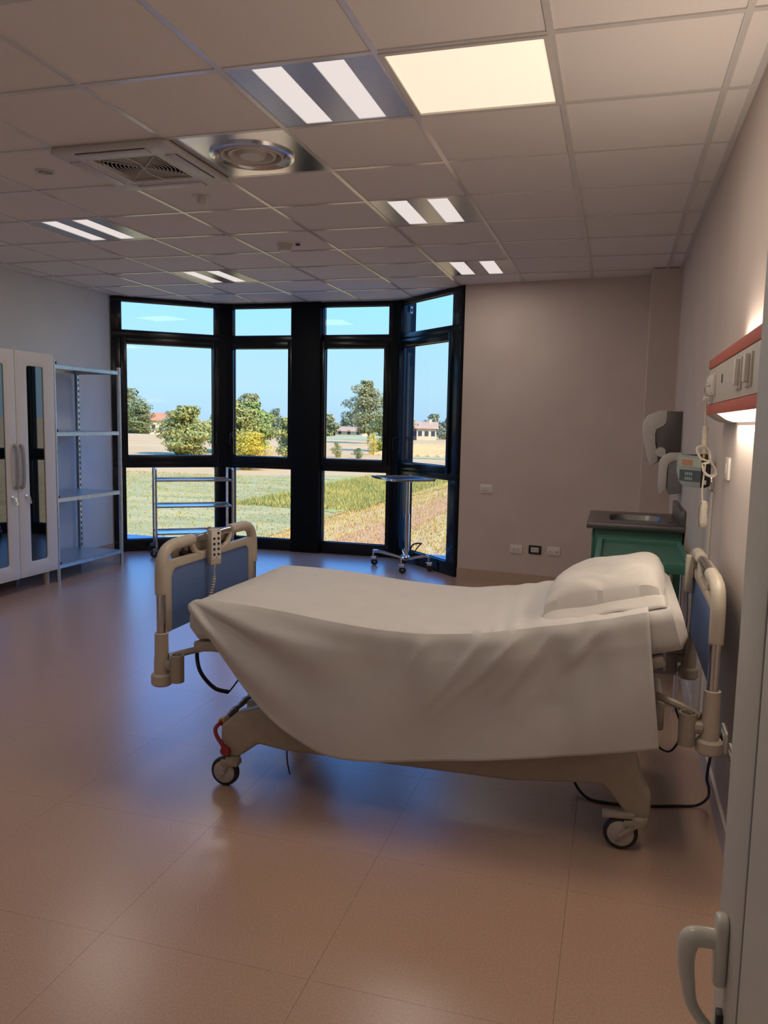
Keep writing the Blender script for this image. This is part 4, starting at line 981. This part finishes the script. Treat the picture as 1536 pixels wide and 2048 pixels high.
tree(-33.0, 108, 3.0, 1.9, .05, 'leaf_yellow', 'thin yellowish young tree in the field', seed=17, nl=500, ls=.16, name='shrub', cat='bush', group='young shrubs in the field')
tree(-46.0, 224, 7.8, 6.5, .05, 'leaf_far_haze', 'pointed haze-tinted conifer right of the white house', seed=18, nl=1700, ls=.5, conic=True)
tree(-40.0, 226, 6.5, 6, .05, 'leaf_mid', 'green tree at the far right of the angled window', seed=19, nl=1500, ls=.55)
rnd = random.Random(5)
ORD = ['leftmost', 'second from left', 'third from left', 'fourth from left', 'fifth from left', 'rightmost']
for k in range(6):
    tree(-68+9.6*k+rnd.uniform(-.5,.5), 300+rnd.uniform(-6,10), rnd.uniform(6.2,8.4), 9.0, .02, 'leaf_far_haze', ORD[k]+' distant tree in the row behind the white house', seed=30+k, nl=420, ls=1.0, blobs=5, name='distant_tree', group='distant row of trees', wf=1)
for k in range(3):
    tree(-166+17*k, 330+6*k, 7.5+(k*2 % 3), 9, .02, 'leaf_far_haze', ('leftmost', 'middle', 'rightmost')[k]+' distant tree on the skyline behind the red roofed house', seed=60+k, nl=400, ls=1.0, blobs=5, name='distant_tree', group='distant trees behind red roof', wf=1)
for k in range(4):
    tree(-134+11*k, 360+3*k, 6+(k*7 % 4), 9.5, .02, 'leaf_far_haze', ('leftmost', 'second', 'third', 'rightmost')[k]+' distant skyline tree left of the tallest tree', seed=80+k, nl=360, ls=1.0, blobs=5, name='distant_tree', group='distant skyline trees in the middle', wf=1)
def house(x, y, w, d, h, rise, wall, roof, label, rz=0, dormer=False, wins=3):
    L = thing('house', (x, y, GZ), label, 'house', rz=rz)
    M().box(-w/2, w/2, -d/2, d/2, 0, h).build('walls', wall, L, smooth=False)
    e = .6
    R_ = M().prism([(-d/2-e, h-.1),(d/2+e, h-.1),(0, h+rise)], lambda a,b,t: (t,a,b), -w/2-e, w/2+e).build('roof', roof, L, smooth=False)
    M().box(w*.15, w*.15+.7, -.4, .4, h+rise*.3, h+rise+.7).build('chimney', wall, R_, smooth=False)
    for k in range(wins):
        xx = -w/2+w*(k+.5)/wins
        F_ = M().box(xx-.5, xx+.5, -d/2-.05, -d/2+.02, h*.35, h*.35+1.3).build('window', 'window_dark', L, smooth=False)
    return L
house(-121, 199, 11.5, 9, 3.9, 2.0, 'house_wall', 'roof_red', 'cream house with a red tiled roof in left window', rz=.5)
house(-49.4, 210, 5.2, 6, 3.2, 1.7, 'house_wall', 'roof_tan', 'white house with tan roof in the angled window', rz=.28)
house(-53.6, 211.3, 2.3, 5, 3.0, 1.2, 'house_red', 'roof_tan', 'small reddish annex left of the white house', rz=.28, wins=2)
house(-89.5, 242, 6.5, 6, 1.6, 1.4, 'house_red', 'roof_red', 'tiny reddish roofed house at the pillar edge', wins=2)
house(-80.5, 240, 9, 6, 1.6, 1.3, 'house_wall', 'roof_tan', 'low pale farm building left of the tallest tree', wins=3)
tag(M(-98,158,GZ).box(-112, -93, 158, 158.4, GZ, GZ+.9).build('garden_wall', 'house_wall', smooth=False), 'low pale garden wall under the dark left tree', 'garden wall')
